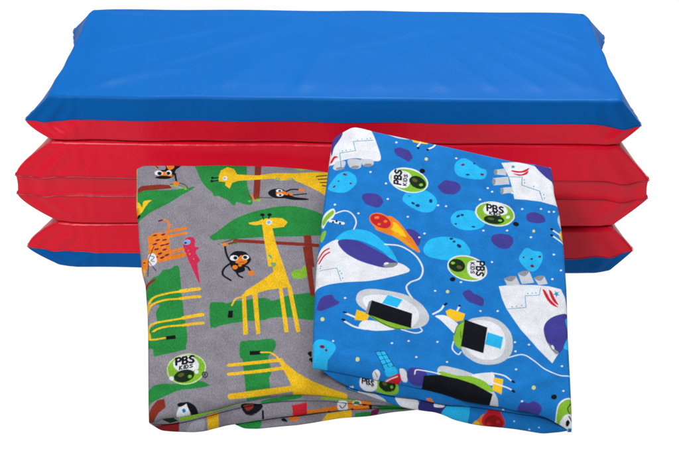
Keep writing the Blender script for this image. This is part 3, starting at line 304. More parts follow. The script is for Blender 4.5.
('s','ink',0.077,0,[6.71,8.01,6.64,8.05,6.57,8.0,6.6,7.93,6.68,7.87,6.71,7.79,6.64,7.74,6.56,7.79]),
('s','ink',0.043,0,[6.17,7.66,6.18,7.8]),
('s','ink',0.043,0,[6.27,7.78,6.18,7.73,6.26,7.64]),
('s','ink',0.043,0,[6.33,7.62,6.34,7.77]),
('s','ink',0.043,0,[6.37,7.61,6.38,7.76,6.44,7.74,6.47,7.67,6.43,7.6,6.37,7.61]),
('s','ink',0.043,0,[6.6,7.69,6.56,7.71,6.52,7.69,6.54,7.66,6.58,7.62,6.6,7.59,6.56,7.57,6.51,7.59]),
('p','dkgreen',0.000,0,[6.73,7.35,6.71,7.31,6.67,7.26,6.62,7.23,6.55,7.2,6.47,7.18,6.39,7.17,6.3,7.18,6.21,7.19,6.12,7.21,6.05,7.25,5.99,7.29,5.95,7.33,5.93,7.38,5.93,7.43,5.94,7.48,5.98,7.52,6.03,7.56,6.1,7.58,6.18,7.6,6.27,7.61,6.36,7.61,6.45,7.59,6.53,7.57,6.6,7.54,6.66,7.5,6.7,7.45,6.72,7.4]),
('p','vine',0.000,0,[6.34,7.42,6.32,7.39,6.26,7.37,6.2,7.37,6.13,7.39,6.08,7.41,6.07,7.44,6.09,7.47,6.14,7.49,6.21,7.49,6.28,7.47,6.32,7.45]),
('p','lime',0.000,0,[6.64,7.36,6.63,7.33,6.6,7.31,6.56,7.3,6.52,7.31,6.49,7.33,6.48,7.36,6.49,7.38,6.52,7.41,6.56,7.42,6.6,7.41,6.63,7.39]),
('p','white',0.000,0,[6.95,7.52,6.94,7.48,6.91,7.45,6.87,7.44,6.83,7.45,6.8,7.48,6.8,7.51,6.81,7.55,6.84,7.58,6.88,7.59,6.92,7.58,6.95,7.55]),
('p','ink',0.000,0,[7.29,7.19,7.27,7.13,7.22,7.09,7.16,7.07,7.1,7.08,7.06,7.12,7.04,7.18,7.06,7.24,7.11,7.28,7.18,7.3,7.24,7.28,7.28,7.24]),
('p','purple',0.000,1,[7.61,7.66,7.77,7.81,8.03,7.81,8.3,7.63,8.32,7.36,7.99,7.27,7.65,7.37]),
('p','purple',0.000,1,[6.17,6.46,6.43,6.7,6.76,6.68,6.96,6.55,6.98,6.24,6.72,5.98,6.44,6.02,6.26,6.21]),
('p','lgrey',0.000,1,[8.83,7.52,8.97,7.82,9.12,7.68,9.16,7.18,9.0,6.93,8.87,7.17]),
('p','yellow',0.000,1,[8.96,7.0,9.26,7.01,9.18,6.16,8.98,6.39,8.82,6.67]),
('s','white',0.064,1,[8.56,6.98,8.85,6.72]),
('s','white',0.063,1,[8.53,6.7,9.07,6.21]),
('p','ink',0.000,0,[8.61,6.96,8.59,6.94,8.56,6.93,8.53,6.95,8.51,6.97,8.5,7.01,8.5,7.04,8.52,7.06,8.55,7.06,8.59,7.05,8.61,7.02,8.62,6.99]),
('p','ink',0.000,0,[8.59,6.66,8.57,6.64,8.54,6.63,8.51,6.65,8.48,6.67,8.47,6.71,8.48,6.74,8.5,6.76,8.53,6.76,8.56,6.75,8.58,6.72,8.59,6.69]),
('p','white',0.000,0,[5.03,10.47,5.03,10.45,5.01,10.43,4.98,10.43,4.96,10.43,4.94,10.45,4.94,10.47,4.95,10.49,4.96,10.51,4.99,10.52,5.01,10.51,5.03,10.5]),
('p','white',0.000,0,[6.22,8.98,6.21,8.95,6.19,8.94,6.17,8.93,6.15,8.94,6.13,8.95,6.13,8.97,6.13,9.0,6.15,9.01,6.18,9.02,6.2,9.01,6.21,9.0]),
('p','white',0.000,0,[6.38,8.81,6.37,8.78,6.35,8.77,6.33,8.76,6.31,8.76,6.29,8.78,6.29,8.8,6.3,8.82,6.31,8.84,6.34,8.85,6.36,8.84,6.38,8.83]),
('p','white',0.000,0,[5.88,8.39,5.87,8.37,5.85,8.35,5.83,8.34,5.81,8.35,5.79,8.36,5.79,8.38,5.79,8.41,5.81,8.42,5.83,8.43,5.86,8.42,5.87,8.41]),
('p','white',0.000,0,[7.18,8.77,7.17,8.74,7.15,8.73,7.13,8.72,7.11,8.72,7.09,8.74,7.09,8.76,7.09,8.78,7.11,8.8,7.13,8.81,7.16,8.8,7.17,8.79]),
('p','white',0.000,0,[5.92,6.83,5.91,6.81,5.9,6.8,5.87,6.79,5.85,6.79,5.84,6.81,5.83,6.83,5.84,6.85,5.86,6.87,5.88,6.87,5.9,6.87,5.92,6.85]),
('p','white',0.000,0,[8.76,7.88,8.75,7.86,8.73,7.84,8.71,7.84,8.69,7.84,8.67,7.86,8.67,7.88,8.68,7.9,8.69,7.92,8.72,7.92,8.74,7.92,8.76,7.9]),
('p','white',0.000,0,[8.26,8.01,8.25,7.98,8.23,7.97,8.21,7.96,8.19,7.97,8.17,7.98,8.17,8.0,8.18,8.02,8.19,8.04,8.22,8.05,8.24,8.04,8.25,8.03]),
('p','white',0.000,0,[7.52,7.98,7.51,7.95,7.49,7.94,7.47,7.93,7.45,7.93,7.43,7.95,7.43,7.97,7.44,7.99,7.45,8.01,7.48,8.02,7.5,8.01,7.51,8.0]),
('p','white',0.000,0,[6.84,6.87,6.84,6.85,6.82,6.83,6.79,6.83,6.77,6.83,6.76,6.85,6.75,6.87,6.76,6.89,6.78,6.9,6.8,6.91,6.82,6.91,6.84,6.89]),
('p','white',0.000,0,[8.57,7.87,8.56,7.85,8.54,7.83,8.52,7.83,8.49,7.83,8.48,7.85,8.48,7.87,8.48,7.89,8.5,7.91,8.52,7.92,8.55,7.91,8.56,7.89]),
('p','white',0.000,0,[4.52,8.0,4.51,7.97,4.49,7.96,4.47,7.95,4.45,7.95,4.43,7.97,4.43,7.99,4.44,8.01,4.45,8.03,4.48,8.04,4.5,8.03,4.51,8.02]),
('p','star',0.000,0,[7.9,6.88,7.89,6.85,7.87,6.82,7.84,6.81,7.81,6.82,7.79,6.84,7.79,6.88,7.8,6.92,7.82,6.94,7.85,6.95,7.87,6.95,7.89,6.92]),
('p','white',0.000,0,[5.81,10.97,5.81,10.95,5.79,10.94,5.77,10.94,5.74,10.94,5.73,10.95,5.72,10.97,5.73,10.98,5.75,10.99,5.77,11.0,5.79,11.0,5.81,10.99]),
('p','white',0.000,0,[5.73,11.07,5.72,11.06,5.7,11.05,5.68,11.04,5.65,11.04,5.64,11.05,5.63,11.07,5.64,11.09,5.66,11.1,5.68,11.1,5.7,11.1,5.72,11.09]),
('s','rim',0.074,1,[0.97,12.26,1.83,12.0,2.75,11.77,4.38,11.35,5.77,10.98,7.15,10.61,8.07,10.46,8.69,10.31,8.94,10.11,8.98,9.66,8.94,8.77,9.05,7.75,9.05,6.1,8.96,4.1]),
 ],
 fshapes=[
('p','white',0.000,0,[1.61,1.37,1.57,1.31,1.52,1.26,1.46,1.22,1.39,1.2,1.32,1.19,1.25,1.2,1.18,1.23,1.12,1.28,1.07,1.34,1.03,1.4,1.01,1.48,1.0,1.56,1.01,1.63,1.03,1.71,1.07,1.77,1.13,1.82,1.19,1.86,1.26,1.88,1.33,1.89,1.4,1.87,1.47,1.84,1.53,1.8,1.58,1.74,1.62,1.67,1.64,1.6,1.65,1.52,1.64,1.45]),
('p','lime',0.000,0,[2.43,1.36,2.39,1.28,2.32,1.22,2.22,1.18,2.11,1.16,1.98,1.16,1.85,1.18,1.71,1.22,1.58,1.28,1.47,1.35,1.37,1.44,1.29,1.53,1.25,1.63,1.23,1.72,1.24,1.81,1.28,1.88,1.35,1.94,1.45,1.99,1.56,2.01,1.68,2.01,1.82,1.99,1.95,1.95,2.08,1.89,2.2,1.81,2.3,1.73,2.37,1.64,2.42,1.54,2.44,1.45]),
('p','white',0.000,1,[1.04,1.72,1.29,1.89,1.62,1.77,1.64,1.41,1.42,1.24,1.13,1.32]),
('s','ink',0.054,0,[1.11,1.54,1.11,1.73,1.2,1.72,1.22,1.67,1.2,1.63,1.11,1.64]),
('s','ink',0.054,0,[1.27,1.52,1.26,1.71,1.34,1.7,1.36,1.65,1.34,1.61,1.27,1.62]),
('s','ink',0.054,0,[1.33,1.61,1.38,1.56,1.35,1.51,1.27,1.52]),
('s','ink',0.054,0,[1.52,1.65,1.47,1.68,1.43,1.65,1.45,1.6,1.5,1.57,1.52,1.52,1.48,1.49,1.42,1.52]),
('p','dkgreen',0.000,0,[2.32,1.5,2.3,1.45,2.27,1.4,2.22,1.37,2.17,1.34,2.11,1.32,2.04,1.32,1.97,1.32,1.91,1.34,1.85,1.38,1.8,1.42,1.76,1.47,1.73,1.52,1.72,1.58,1.73,1.64,1.75,1.69,1.78,1.74,1.83,1.78,1.88,1.8,1.94,1.82,2.01,1.82,2.08,1.82,2.14,1.8,2.2,1.76,2.25,1.72,2.29,1.67,2.31,1.62,2.33,1.56]),
('p','vine',0.000,0,[2.02,1.6,2.01,1.59,2.0,1.58,1.99,1.57,1.97,1.56,1.95,1.56,1.94,1.56,1.92,1.56,1.9,1.57,1.88,1.58,1.87,1.59,1.85,1.6,1.85,1.61,1.84,1.63,1.84,1.64,1.85,1.65,1.86,1.66,1.87,1.67,1.88,1.68,1.9,1.68,1.92,1.68,1.94,1.68,1.96,1.67,1.98,1.67,1.99,1.65,2.0,1.64,2.01,1.63,2.02,1.62]),
('p','lime',0.000,0,[2.24,1.53,2.23,1.5,2.21,1.48,2.19,1.47,2.16,1.48,2.14,1.5,2.13,1.52,2.13,1.55,2.16,1.57,2.18,1.58,2.21,1.57,2.23,1.56]),
('p','white',0.000,1,[0.78,1.4,0.6,1.31,0.63,1.18,0.77,1.27]),
('p','lgrey',0.000,1,[0.97,1.13,1.42,1.09,1.89,0.91,1.91,0.72,1.04,0.98]),
('p','white',0.000,1,[2.32,1.06,2.96,1.0,3.19,0.84,3.21,0.5,2.71,0.57,2.42,0.77]),
('p','navypurple',0.000,1,[3.18,0.9,3.59,0.95,4.23,0.86,3.99,0.48,3.74,0.36,3.22,0.51]),
('p','cyan',0.000,1,[4.23,0.86,4.61,0.82,4.99,0.8,4.86,0.06,4.51,0.17,3.99,0.44]),
('p','orange',0.000,1,[3.43,1.12,3.62,1.15,3.69,0.99,3.56,0.97]),
('p','white',0.000,0,[0.18,1.32,0.17,1.3,0.16,1.29,0.14,1.28,0.12,1.28,0.1,1.29,0.1,1.31,0.11,1.32,0.12,1.34,0.14,1.34,0.16,1.34,0.17,1.33]),
('p','lime',0.000,1,[0.01,1.34,0.14,1.46,0.27,1.4,0.17,1.2,0.04,1.19]),
('p','cyan',0.000,0,[4.15,0.71,4.81,0.65,4.67,0.28,3.96,0.28]),
('p','orange',0.000,1,[5.16,0.15,5.47,0.65,5.78,0.5,5.49,-0.0]),
('p','yellow',0.000,1,[5.08,0.11,5.22,0.39,5.38,0.29,5.29,0.01]),
('p','red',0.000,0,[6.28,0.3,6.25,0.22,6.21,0.14,6.14,0.08,6.07,0.04,5.98,0.01,5.89,0.0,5.79,0.01,5.7,0.04,5.62,0.09,5.55,0.15,5.5,0.23,5.46,0.31,5.44,0.4,5.45,0.48,5.47,0.56,5.52,0.63,5.58,0.69,5.66,0.74,5.74,0.77,5.84,0.77,5.93,0.76,6.02,0.73,6.1,0.69,6.17,0.62,6.23,0.55,6.26,0.47,6.28,0.38]),
('p','dkred',0.000,0,[6.22,0.28,6.2,0.22,6.16,0.17,6.11,0.12,6.05,0.09,5.98,0.07,5.91,0.06,5.83,0.07,5.76,0.1,5.69,0.13,5.63,0.18,5.59,0.24,5.56,0.3,5.55,0.37,5.55,0.43,5.57,0.49,5.6,0.54,5.65,0.59,5.71,0.62,5.78,0.64,5.86,0.65,5.93,0.64,6.01,0.61,6.07,0.58,6.13,0.53,6.18,0.47,6.21,0.41,6.22,0.35]),
('p','red',0.000,0,[5.8,0.3,5.78,0.26,5.75,0.22,5.71,0.21,5.66,0.21,5.63,0.24,5.61,0.28,5.62,0.33,5.66,0.36,5.7,0.37,5.75,0.37,5.78,0.34]),
('p','red',0.000,0,[6.11,0.41,6.1,0.38,6.08,0.35,6.04,0.33,6.0,0.34,5.97,0.36,5.95,0.4,5.96,0.43,5.99,0.46,6.03,0.48,6.07,0.47,6.1,0.45]),
('p','white',0.000,0,[6.23,0.84,6.22,0.82,6.21,0.8,6.19,0.8,6.17,0.8,6.15,0.81,6.15,0.83,6.15,0.85,6.16,0.86,6.18,0.87,6.2,0.87,6.22,0.85]),
('p','white',0.000,0,[7.2,0.17,7.2,0.15,7.18,0.13,7.17,0.13,7.14,0.13,7.13,0.14,7.12,0.16,7.13,0.18,7.14,0.19,7.16,0.2,7.18,0.19,7.2,0.18]),
('p','white',0.000,0,[8.34,0.5,8.33,0.48,8.31,0.46,8.29,0.46,8.26,0.46,8.25,0.47,8.24,0.49,8.24,0.5,8.26,0.52,8.28,0.53,8.31,0.52,8.33,0.51]),
('p','white',0.000,1,[3.74,0.88,4.09,0.88,4.05,0.76,3.74,0.76]),
('p','white',0.000,0,[6.64,0.46,6.63,0.45,6.62,0.44,6.61,0.43,6.59,0.43,6.58,0.44,6.58,0.45,6.58,0.47,6.59,0.48,6.6,0.48,6.62,0.48,6.63,0.47]),
('p','white',0.000,0,[7.53,0.3,7.52,0.29,7.51,0.28,7.5,0.28,7.48,0.28,7.47,0.29,7.47,0.3,7.47,0.31,7.48,0.32,7.5,0.32,7.51,0.32,7.52,0.31]),
('p','white',0.000,0,[4.97,0.22,4.96,0.21,4.95,0.2,4.94,0.2,4.92,0.2,4.91,0.21,4.91,0.22,4.91,0.23,4.92,0.24,4.94,0.25,4.95,0.24,4.96,0.24]),
 ])
GREY = dict(o=[-6.1572, -12.7751, 0.8], e1=[0.9987, 0.0185, -0.0476], e2=[0.0, 0.9323, 0.3618], n=[0.0511, -0.3613, 0.931], fo=[-6.1572, -12.7751, 0.0], fx=[0.9902, 0.14, 0.0],
 left=[[-0.52, -0.28], [-0.59, 0.38], [-0.88, 3.6], [-0.98, 4.52], [-1.19, 6.02], [-1.37, 6.59], [-1.54, 7.61], [-1.76, 9.16], [-1.91, 10.03], [-1.98, 11.06], [-2.08, 12.08]],
 top=[[-2.06, 12.4], [-1.82, 12.62], [-0.74, 12.7], [0.27, 12.76], [1.31, 12.89], [3.41, 12.95], [4.78, 12.88], [5.79, 12.73], [8.77, 12.4]],
 right=[[10.35, 0.84], [10.03, 3.34], [9.62, 7.33], [9.17, 11.72]],
 front=[[-0.51, -0.26], [-0.26, -0.21], [0.04, -0.06], [0.57, 0.02], [1.27, 0.2], [1.97, 0.43], [2.68, 0.73], [3.39, 0.93], [4.11, 1.1], [4.8, 1.2], [5.7, 1.17], [6.47, 1.07], [7.01, 1.01], [8.46, 0.88], [10.36, 0.86]],
 rolls=[
  ([[-0.51, 0.47, -6.64, -13.02, 0.58], [-0.11, 0.53, -6.25, -12.9, 0.59], [0.29, 0.56, -5.86, -12.79, 0.6], [0.69, 0.6, -5.47, -12.71, 0.62], [1.09, 0.66, -5.08, -12.61, 0.65], [1.5, 0.72, -4.68, -12.5, 0.68], [1.9, 0.78, -4.29, -12.37, 0.69], [2.3, 0.87, -3.9, -12.22, 0.72], [2.71, 0.98, -3.5, -12.06, 0.77], [3.11, 1.04, -3.1, -11.94, 0.79], [3.52, 1.09, -2.7, -11.83, 0.81], [3.92, 1.13, -2.3, -11.73, 0.82], [4.32, 1.14, -1.9, -11.65, 0.83], [4.73, 1.13, -1.49, -11.59, 0.81], [5.13, 1.09, -1.09, -11.57, 0.8], [5.54, 1.04, -0.68, -11.58, 0.78], [5.95, 0.96, -0.27, -11.6, 0.75], [6.36, 0.86, 0.14, -11.64, 0.71], [6.76, 0.78, 0.54, -11.68, 0.68], [7.18, 0.7, 0.95, -11.71, 0.67], [7.59, 0.62, 1.36, -11.74, 0.64], [8.0, 0.52, 1.76, -11.76, 0.59], [8.42, 0.42, 2.17, -11.79, 0.54], [8.83, 0.33, 2.58, -11.79, 0.49], [9.25, 0.25, 2.98, -11.79, 0.44], [9.67, 0.16, 3.39, -11.79, 0.39]],
   [[-0.52, 0.38, -6.66, -12.93, 0.44], [-0.12, 0.32, -6.26, -12.88, 0.38], [0.28, 0.31, -5.87, -12.83, 0.38], [0.68, 0.35, -5.47, -12.78, 0.41], [1.08, 0.41, -5.08, -12.7, 0.46], [1.49, 0.49, -4.68, -12.58, 0.5], [1.89, 0.6, -4.29, -12.43, 0.55], [2.3, 0.69, -3.9, -12.27, 0.57], [2.7, 0.77, -3.5, -12.16, 0.62], [3.11, 0.83, -3.1, -12.07, 0.66], [3.51, 0.88, -2.7, -11.97, 0.68], [3.92, 0.9, -2.3, -11.88, 0.69], [4.32, 0.91, -1.89, -11.81, 0.69], [4.73, 0.89, -1.49, -11.75, 0.66], [5.13, 0.85, -1.08, -11.72, 0.65], [5.54, 0.82, -0.68, -11.71, 0.64], [5.95, 0.76, -0.27, -11.7, 0.62], [6.36, 0.68, 0.14, -11.72, 0.58], [6.77, 0.61, 0.54, -11.74, 0.55], [7.18, 0.53, 0.95, -11.76, 0.53], [7.59, 0.46, 1.36, -11.77, 0.49], [8.0, 0.39, 1.76, -11.76, 0.46], [8.42, 0.32, 2.17, -11.75, 0.42], [8.83, 0.25, 2.58, -11.74, 0.37], [9.25, 0.16, 2.99, -11.72, 0.31], [9.67, 0.08, 3.4, -11.69, 0.25]]),
  ([[-0.53, 0.39, -6.67, -12.93, 0.44], [-0.14, 0.32, -6.28, -12.88, 0.37], [0.26, 0.31, -5.88, -12.84, 0.37], [0.66, 0.35, -5.49, -12.78, 0.41], [1.07, 0.41, -5.09, -12.7, 0.46], [1.47, 0.49, -4.7, -12.59, 0.5], [1.88, 0.59, -4.3, -12.43, 0.54], [2.28, 0.68, -3.91, -12.28, 0.57], [2.69, 0.77, -3.51, -12.17, 0.62], [3.09, 0.83, -3.11, -12.08, 0.66], [3.5, 0.88, -2.71, -11.97, 0.68], [3.91, 0.9, -2.31, -11.89, 0.69], [4.31, 0.91, -1.9, -11.81, 0.69], [4.72, 0.89, -1.5, -11.76, 0.66], [5.12, 0.86, -1.09, -11.72, 0.65], [5.53, 0.82, -0.69, -11.71, 0.64], [5.94, 0.76, -0.28, -11.7, 0.62], [6.35, 0.68, 0.13, -11.72, 0.58], [6.76, 0.61, 0.54, -11.74, 0.55], [7.17, 0.53, 0.94, -11.76, 0.53], [7.59, 0.46, 1.35, -11.77, 0.5], [8.0, 0.39, 1.76, -11.76, 0.46], [8.42, 0.32, 2.17, -11.75, 0.42], [8.83, 0.25, 2.58, -11.74, 0.37], [9.25, 0.16, 2.99, -11.72, 0.31], [9.67, 0.08, 3.4, -11.69, 0.25]],
   [[-0.54, 0.3, -6.69, -12.84, 0.3], [-0.15, -0.03, -6.3, -12.84, 0.02], [0.24, -0.11, -5.9, -12.91, 0.02], [0.64, -0.14, -5.49, -12.91, 0.02], [1.04, -0.18, -5.09, -12.91, 0.02], [1.45, -0.17, -4.7, -12.83, 0.02], [1.86, -0.08, -4.31, -12.65, 0.02], [2.26, -0.01, -3.92, -12.48, 0.02], [2.67, 0.03, -3.5, -12.53, 0.11], [3.08, 0.06, -3.1, -12.56, 0.19], [3.48, 0.1, -2.7, -12.49, 0.23], [3.89, 0.15, -2.3, -12.39, 0.25], [4.3, 0.19, -1.89, -12.29, 0.27], [4.71, 0.23, -1.49, -12.19, 0.28], [5.12, 0.26, -1.09, -12.1, 0.29], [5.53, 0.28, -0.68, -12.02, 0.29], [5.94, 0.27, -0.28, -11.97, 0.28], [6.35, 0.25, 0.13, -11.91, 0.27], [6.76, 0.24, 0.54, -11.88, 0.27], [7.17, 0.22, 0.95, -11.85, 0.27], [7.59, 0.2, 1.35, -11.81, 0.27], [8.0, 0.19, 1.76, -11.75, 0.25], [8.42, 0.18, 2.17, -11.7, 0.24], [8.84, 0.13, 2.58, -11.67, 0.22], [9.25, 0.07, 3.0, -11.64, 0.17], [9.67, 0.01, 3.41, -11.62, 0.14]]),
  ([[2.55, 0.0, -3.63, -12.49, 0.05], [2.83, 0.03, -3.34, -12.59, 0.17], [3.11, 0.06, -3.06, -12.55, 0.2], [3.4, 0.09, -2.78, -12.51, 0.23], [3.68, 0.12, -2.51, -12.44, 0.24], [3.96, 0.16, -2.23, -12.37, 0.25], [4.24, 0.19, -1.95, -12.3, 0.27], [4.52, 0.22, -1.67, -12.24, 0.27], [4.81, 0.24, -1.39, -12.17, 0.28], [5.09, 0.26, -1.12, -12.11, 0.29], [5.37, 0.27, -0.84, -12.05, 0.29], [5.66, 0.28, -0.55, -12.0, 0.29], [5.94, 0.27, -0.27, -11.97, 0.28], [6.23, 0.26, 0.01, -11.93, 0.27], [6.51, 0.25, 0.29, -11.89, 0.26], [6.8, 0.23, 0.57, -11.87, 0.27], [7.08, 0.22, 0.85, -11.86, 0.27], [7.37, 0.21, 1.14, -11.84, 0.27], [7.65, 0.2, 1.42, -11.8, 0.26], [7.94, 0.19, 1.7, -11.76, 0.25], [8.23, 0.18, 1.99, -11.72, 0.24], [8.52, 0.18, 2.27, -11.7, 0.25], [8.8, 0.14, 2.55, -11.68, 0.22], [9.09, 0.1, 2.84, -11.65, 0.19], [9.38, 0.05, 3.12, -11.63, 0.16], [9.67, 0.01, 3.41, -11.62, 0.14]],
   [[2.55, -0.06, -3.63, -12.51, 0.02], [2.82, -0.24, -3.33, -12.74, 0.02], [3.11, -0.27, -3.05, -12.76, 0.02], [3.39, -0.31, -2.78, -12.77, 0.02], [3.67, -0.3, -2.5, -12.72, 0.02], [3.95, -0.29, -2.22, -12.67, 0.02], [4.23, -0.28, -1.95, -12.61, 0.02], [4.52, -0.26, -1.67, -12.55, 0.02], [4.8, -0.25, -1.39, -12.49, 0.02], [5.09, -0.23, -1.11, -12.41, 0.02], [5.37, -0.2, -0.83, -12.34, 0.02], [5.66, -0.18, -0.55, -12.26, 0.02], [5.94, -0.16, -0.27, -12.19, 0.02], [6.23, -0.13, 0.01, -12.11, 0.02], [6.51, -0.11, 0.29, -12.04, 0.02], [6.8, -0.11, 0.57, -12.0, 0.02], [7.08, -0.11, 0.85, -11.96, 0.02], [7.37, -0.11, 1.14, -11.92, 0.02], [7.66, -0.09, 1.42, -11.85, 0.02], [7.94, -0.06, 1.71, -11.76, 0.02], [8.23, -0.03, 1.99, -11.68, 0.02], [8.52, -0.02, 2.28, -11.61, 0.02], [8.81, -0.01, 2.56, -11.59, 0.03], [9.09, 0.01, 2.84, -11.59, 0.06], [9.38, -0.0, 3.13, -11.58, 0.08], [9.67, -0.02, 3.41, -11.58, 0.08]]),
 ],
 tshapes=[
('p','green',0.000,1,[-1.97,10.6,-1.85,10.84,-1.4,11.01,-0.7,11.05,-0.1,11.16,0.38,11.29,0.14,11.01,-0.12,10.79,-0.6,10.32,-1.21,9.84,-1.71,9.29,-1.86,9.13]),
('p','brown',0.000,0,[-1.92,11.04,-1.75,11.23,-1.05,11.35,-0.63,11.34,-0.55,11.16,-1.12,11.05,-1.67,10.95,-1.87,10.8]),
('p','yellow',0.000,1,[-1.99,10.28,-1.8,10.28,-1.64,10.03,-1.61,10.37,-1.3,10.44,-1.4,10.31,-1.52,10.07,-1.66,9.71,-1.93,9.61]),
('p','amber',0.000,1,[-1.96,9.99,-1.78,10.0,-1.73,9.71,-1.92,9.57]),
('p','ink',0.000,0,[-1.66,9.54,-1.67,9.5,-1.69,9.47,-1.73,9.45,-1.77,9.46,-1.8,9.49,-1.81,9.54,-1.8,9.58,-1.78,9.62,-1.74,9.63,-1.71,9.62,-1.68,9.59]),
('s','vine',0.056,1,[-0.62,11.37,-0.21,11.46,0.06,11.27,0.02,11.11]),
('s','lime',0.056,1,[-0.62,11.32,-0.29,11.25,0.01,11.16]),
('p','lime',0.000,0,[0.07,11.14,0.06,11.11,0.05,11.09,0.02,11.08,-0.01,11.09,-0.03,11.11,-0.04,11.13,-0.04,11.16,-0.02,11.18,0.01,11.19,0.04,11.18,0.06,11.17]),
('s','orange',0.068,1,[-1.41,12.51,-1.22,12.28]),
('s','ink',0.045,1,[-1.4,12.54,-1.19,12.28]),
('p','ink',0.000,1,[-0.89,12.71,-0.33,12.79,-0.27,12.47,-0.46,12.21,-0.51,11.91,-0.72,11.71,-1.08,11.75,-1.27,11.93,-1.15,12.15,-0.88,12.24]),
('p','orange',0.000,1,[-0.87,12.6,-0.63,12.58,-0.53,12.37,-0.68,12.2,-0.81,12.3]),
('p','orange',0.000,1,[-1.18,11.8,-0.97,12.08,-0.68,12.04,-0.57,11.87,-0.8,11.76]),
('p','ink',0.000,1,[-1.27,11.74,-1.0,11.86,-0.62,11.82,-0.72,11.69,-1.08,11.67]),
('p','white',0.000,0,[-0.97,12.01,-0.97,11.98,-0.98,11.94,-1.0,11.91,-1.03,11.89,-1.06,11.87,-1.09,11.86,-1.13,11.85,-1.17,11.85,-1.2,11.86,-1.24,11.88,-1.27,11.9,-1.29,11.93,-1.3,11.96,-1.31,11.99,-1.31,12.02,-1.3,12.06,-1.28,12.09,-1.26,12.11,-1.23,12.13,-1.19,12.14,-1.15,12.15,-1.12,12.15,-1.08,12.14,-1.05,12.12,-1.02,12.1,-0.99,12.07,-0.98,12.04]),
('p','white',0.000,0,[-0.61,12.04,-0.62,11.97,-0.66,11.91,-0.72,11.89,-0.78,11.9,-0.83,11.96,-0.85,12.03,-0.84,12.1,-0.8,12.16,-0.74,12.18,-0.68,12.17,-0.63,12.11]),
('p','dkgreen',0.000,0,[-1.01,11.98,-1.02,11.93,-1.05,11.88,-1.09,11.87,-1.14,11.88,-1.18,11.92,-1.2,11.97,-1.19,12.02,-1.16,12.07,-1.11,12.08,-1.06,12.07,-1.02,12.03]),
('p','dkgreen',0.000,0,[-0.66,12.01,-0.67,11.96,-0.7,11.92,-0.74,11.9,-0.78,11.91,-0.81,11.95,-0.83,12.0,-0.82,12.06,-0.79,12.1,-0.75,12.11,-0.71,12.1,-0.68,12.06]),
('p','ink',0.000,0,[-1.06,11.98,-1.06,11.95,-1.07,11.93,-1.09,11.92,-1.11,11.93,-1.12,11.95,-1.13,11.97,-1.13,12.0,-1.12,12.02,-1.1,12.03,-1.08,12.02,-1.06,12.0]),
('p','ink',0.000,0,[-0.71,12.01,-0.71,11.98,-0.72,11.96,-0.74,11.95,-0.76,11.96,-0.78,11.98,-0.78,12.0,-0.78,12.03,-0.77,12.05,-0.75,12.06,-0.73,12.05,-0.71,12.04]),
('s','ink',0.079,1,[-0.48,12.01,-0.39,11.57]),
('p','orange',0.000,0,[-0.27,11.44,-0.28,11.37,-0.32,11.32,-0.38,11.3,-0.44,11.32,-0.49,11.36,-0.51,11.43,-0.5,11.5,-0.46,11.55,-0.4,11.57,-0.34,11.55,-0.29,11.51]),
('p','green',0.000,1,[0.34,12.87,1.98,13.02,2.09,10.5,1.71,10.64,1.33,10.86,1.01,11.11,0.71,11.49,0.45,12.1]),
('p','orange',0.000,0,[-1.19,7.42,-1.23,8.47,-1.09,8.66,-0.92,8.74,-0.51,8.69,-0.41,7.46]),
('s','orange',0.139,0,[-0.57,8.79,0.18,9.0]),
('s','orange',0.139,0,[-0.55,8.52,0.18,8.73]),
('s','orange',0.086,1,[-0.54,8.81,-0.5,9.19,-0.66,9.4,-0.85,9.35]),
('s','maroon',0.086,1,[-0.8,9.39,-0.91,9.34]),
('p','maroon',0.000,0,[-0.93,8.59,-0.93,8.57,-0.96,8.53,-1.0,8.51,-1.04,8.49,-1.08,8.49,-1.09,8.51,-1.09,8.54,-1.07,8.57,-1.03,8.6,-0.98,8.61,-0.95,8.61]),
('p','maroon',0.000,0,[-0.61,8.66,-0.62,8.63,-0.64,8.6,-0.68,8.57,-0.73,8.56,-0.76,8.56,-0.78,8.57,-0.78,8.6,-0.75,8.64,-0.71,8.66,-0.67,8.68,-0.63,8.68]),
('p','maroon',0.000,0,[-0.77,8.44,-0.77,8.41,-0.8,8.38,-0.84,8.35,-0.88,8.34,-0.92,8.34,-0.94,8.35,-0.93,8.38,-0.91,8.42,-0.87,8.44,-0.83,8.46,-0.79,8.46]),
('p','maroon',0.000,0,[-0.5,8.43,-0.5,8.4,-0.53,8.37,-0.57,8.34,-0.61,8.32,-0.64,8.33,-0.66,8.34,-0.66,8.37,-0.63,8.4,-0.59,8.43,-0.55,8.45,-0.52,8.45]),
('p','maroon',0.000,0,[-0.91,8.31,-0.91,8.28,-0.93,8.25,-0.97,8.22,-1.02,8.21,-1.05,8.21,-1.07,8.22,-1.07,8.25,-1.04,8.29,-1.0,8.31,-0.96,8.33,-0.92,8.33]),
('p','maroon',0.000,0,[-0.63,8.22,-0.63,8.19,-0.66,8.16,-0.69,8.13,-0.74,8.12,-0.77,8.12,-0.79,8.14,-0.79,8.17,-0.76,8.2,-0.72,8.23,-0.68,8.24,-0.64,8.24]),
('p','maroon',0.000,0,[-0.48,8.18,-0.48,8.15,-0.51,8.12,-0.55,8.09,-0.59,8.08,-0.63,8.08,-0.64,8.1,-0.64,8.12,-0.62,8.16,-0.58,8.18,-0.53,8.2,-0.5,8.2]),
('p','maroon',0.000,0,[-0.96,8.11,-0.97,8.08,-0.99,8.05,-1.03,8.02,-1.07,8.0,-1.11,8.01,-1.13,8.02,-1.12,8.05,-1.1,8.08,-1.06,8.11,-1.02,8.13,-0.98,8.13]),
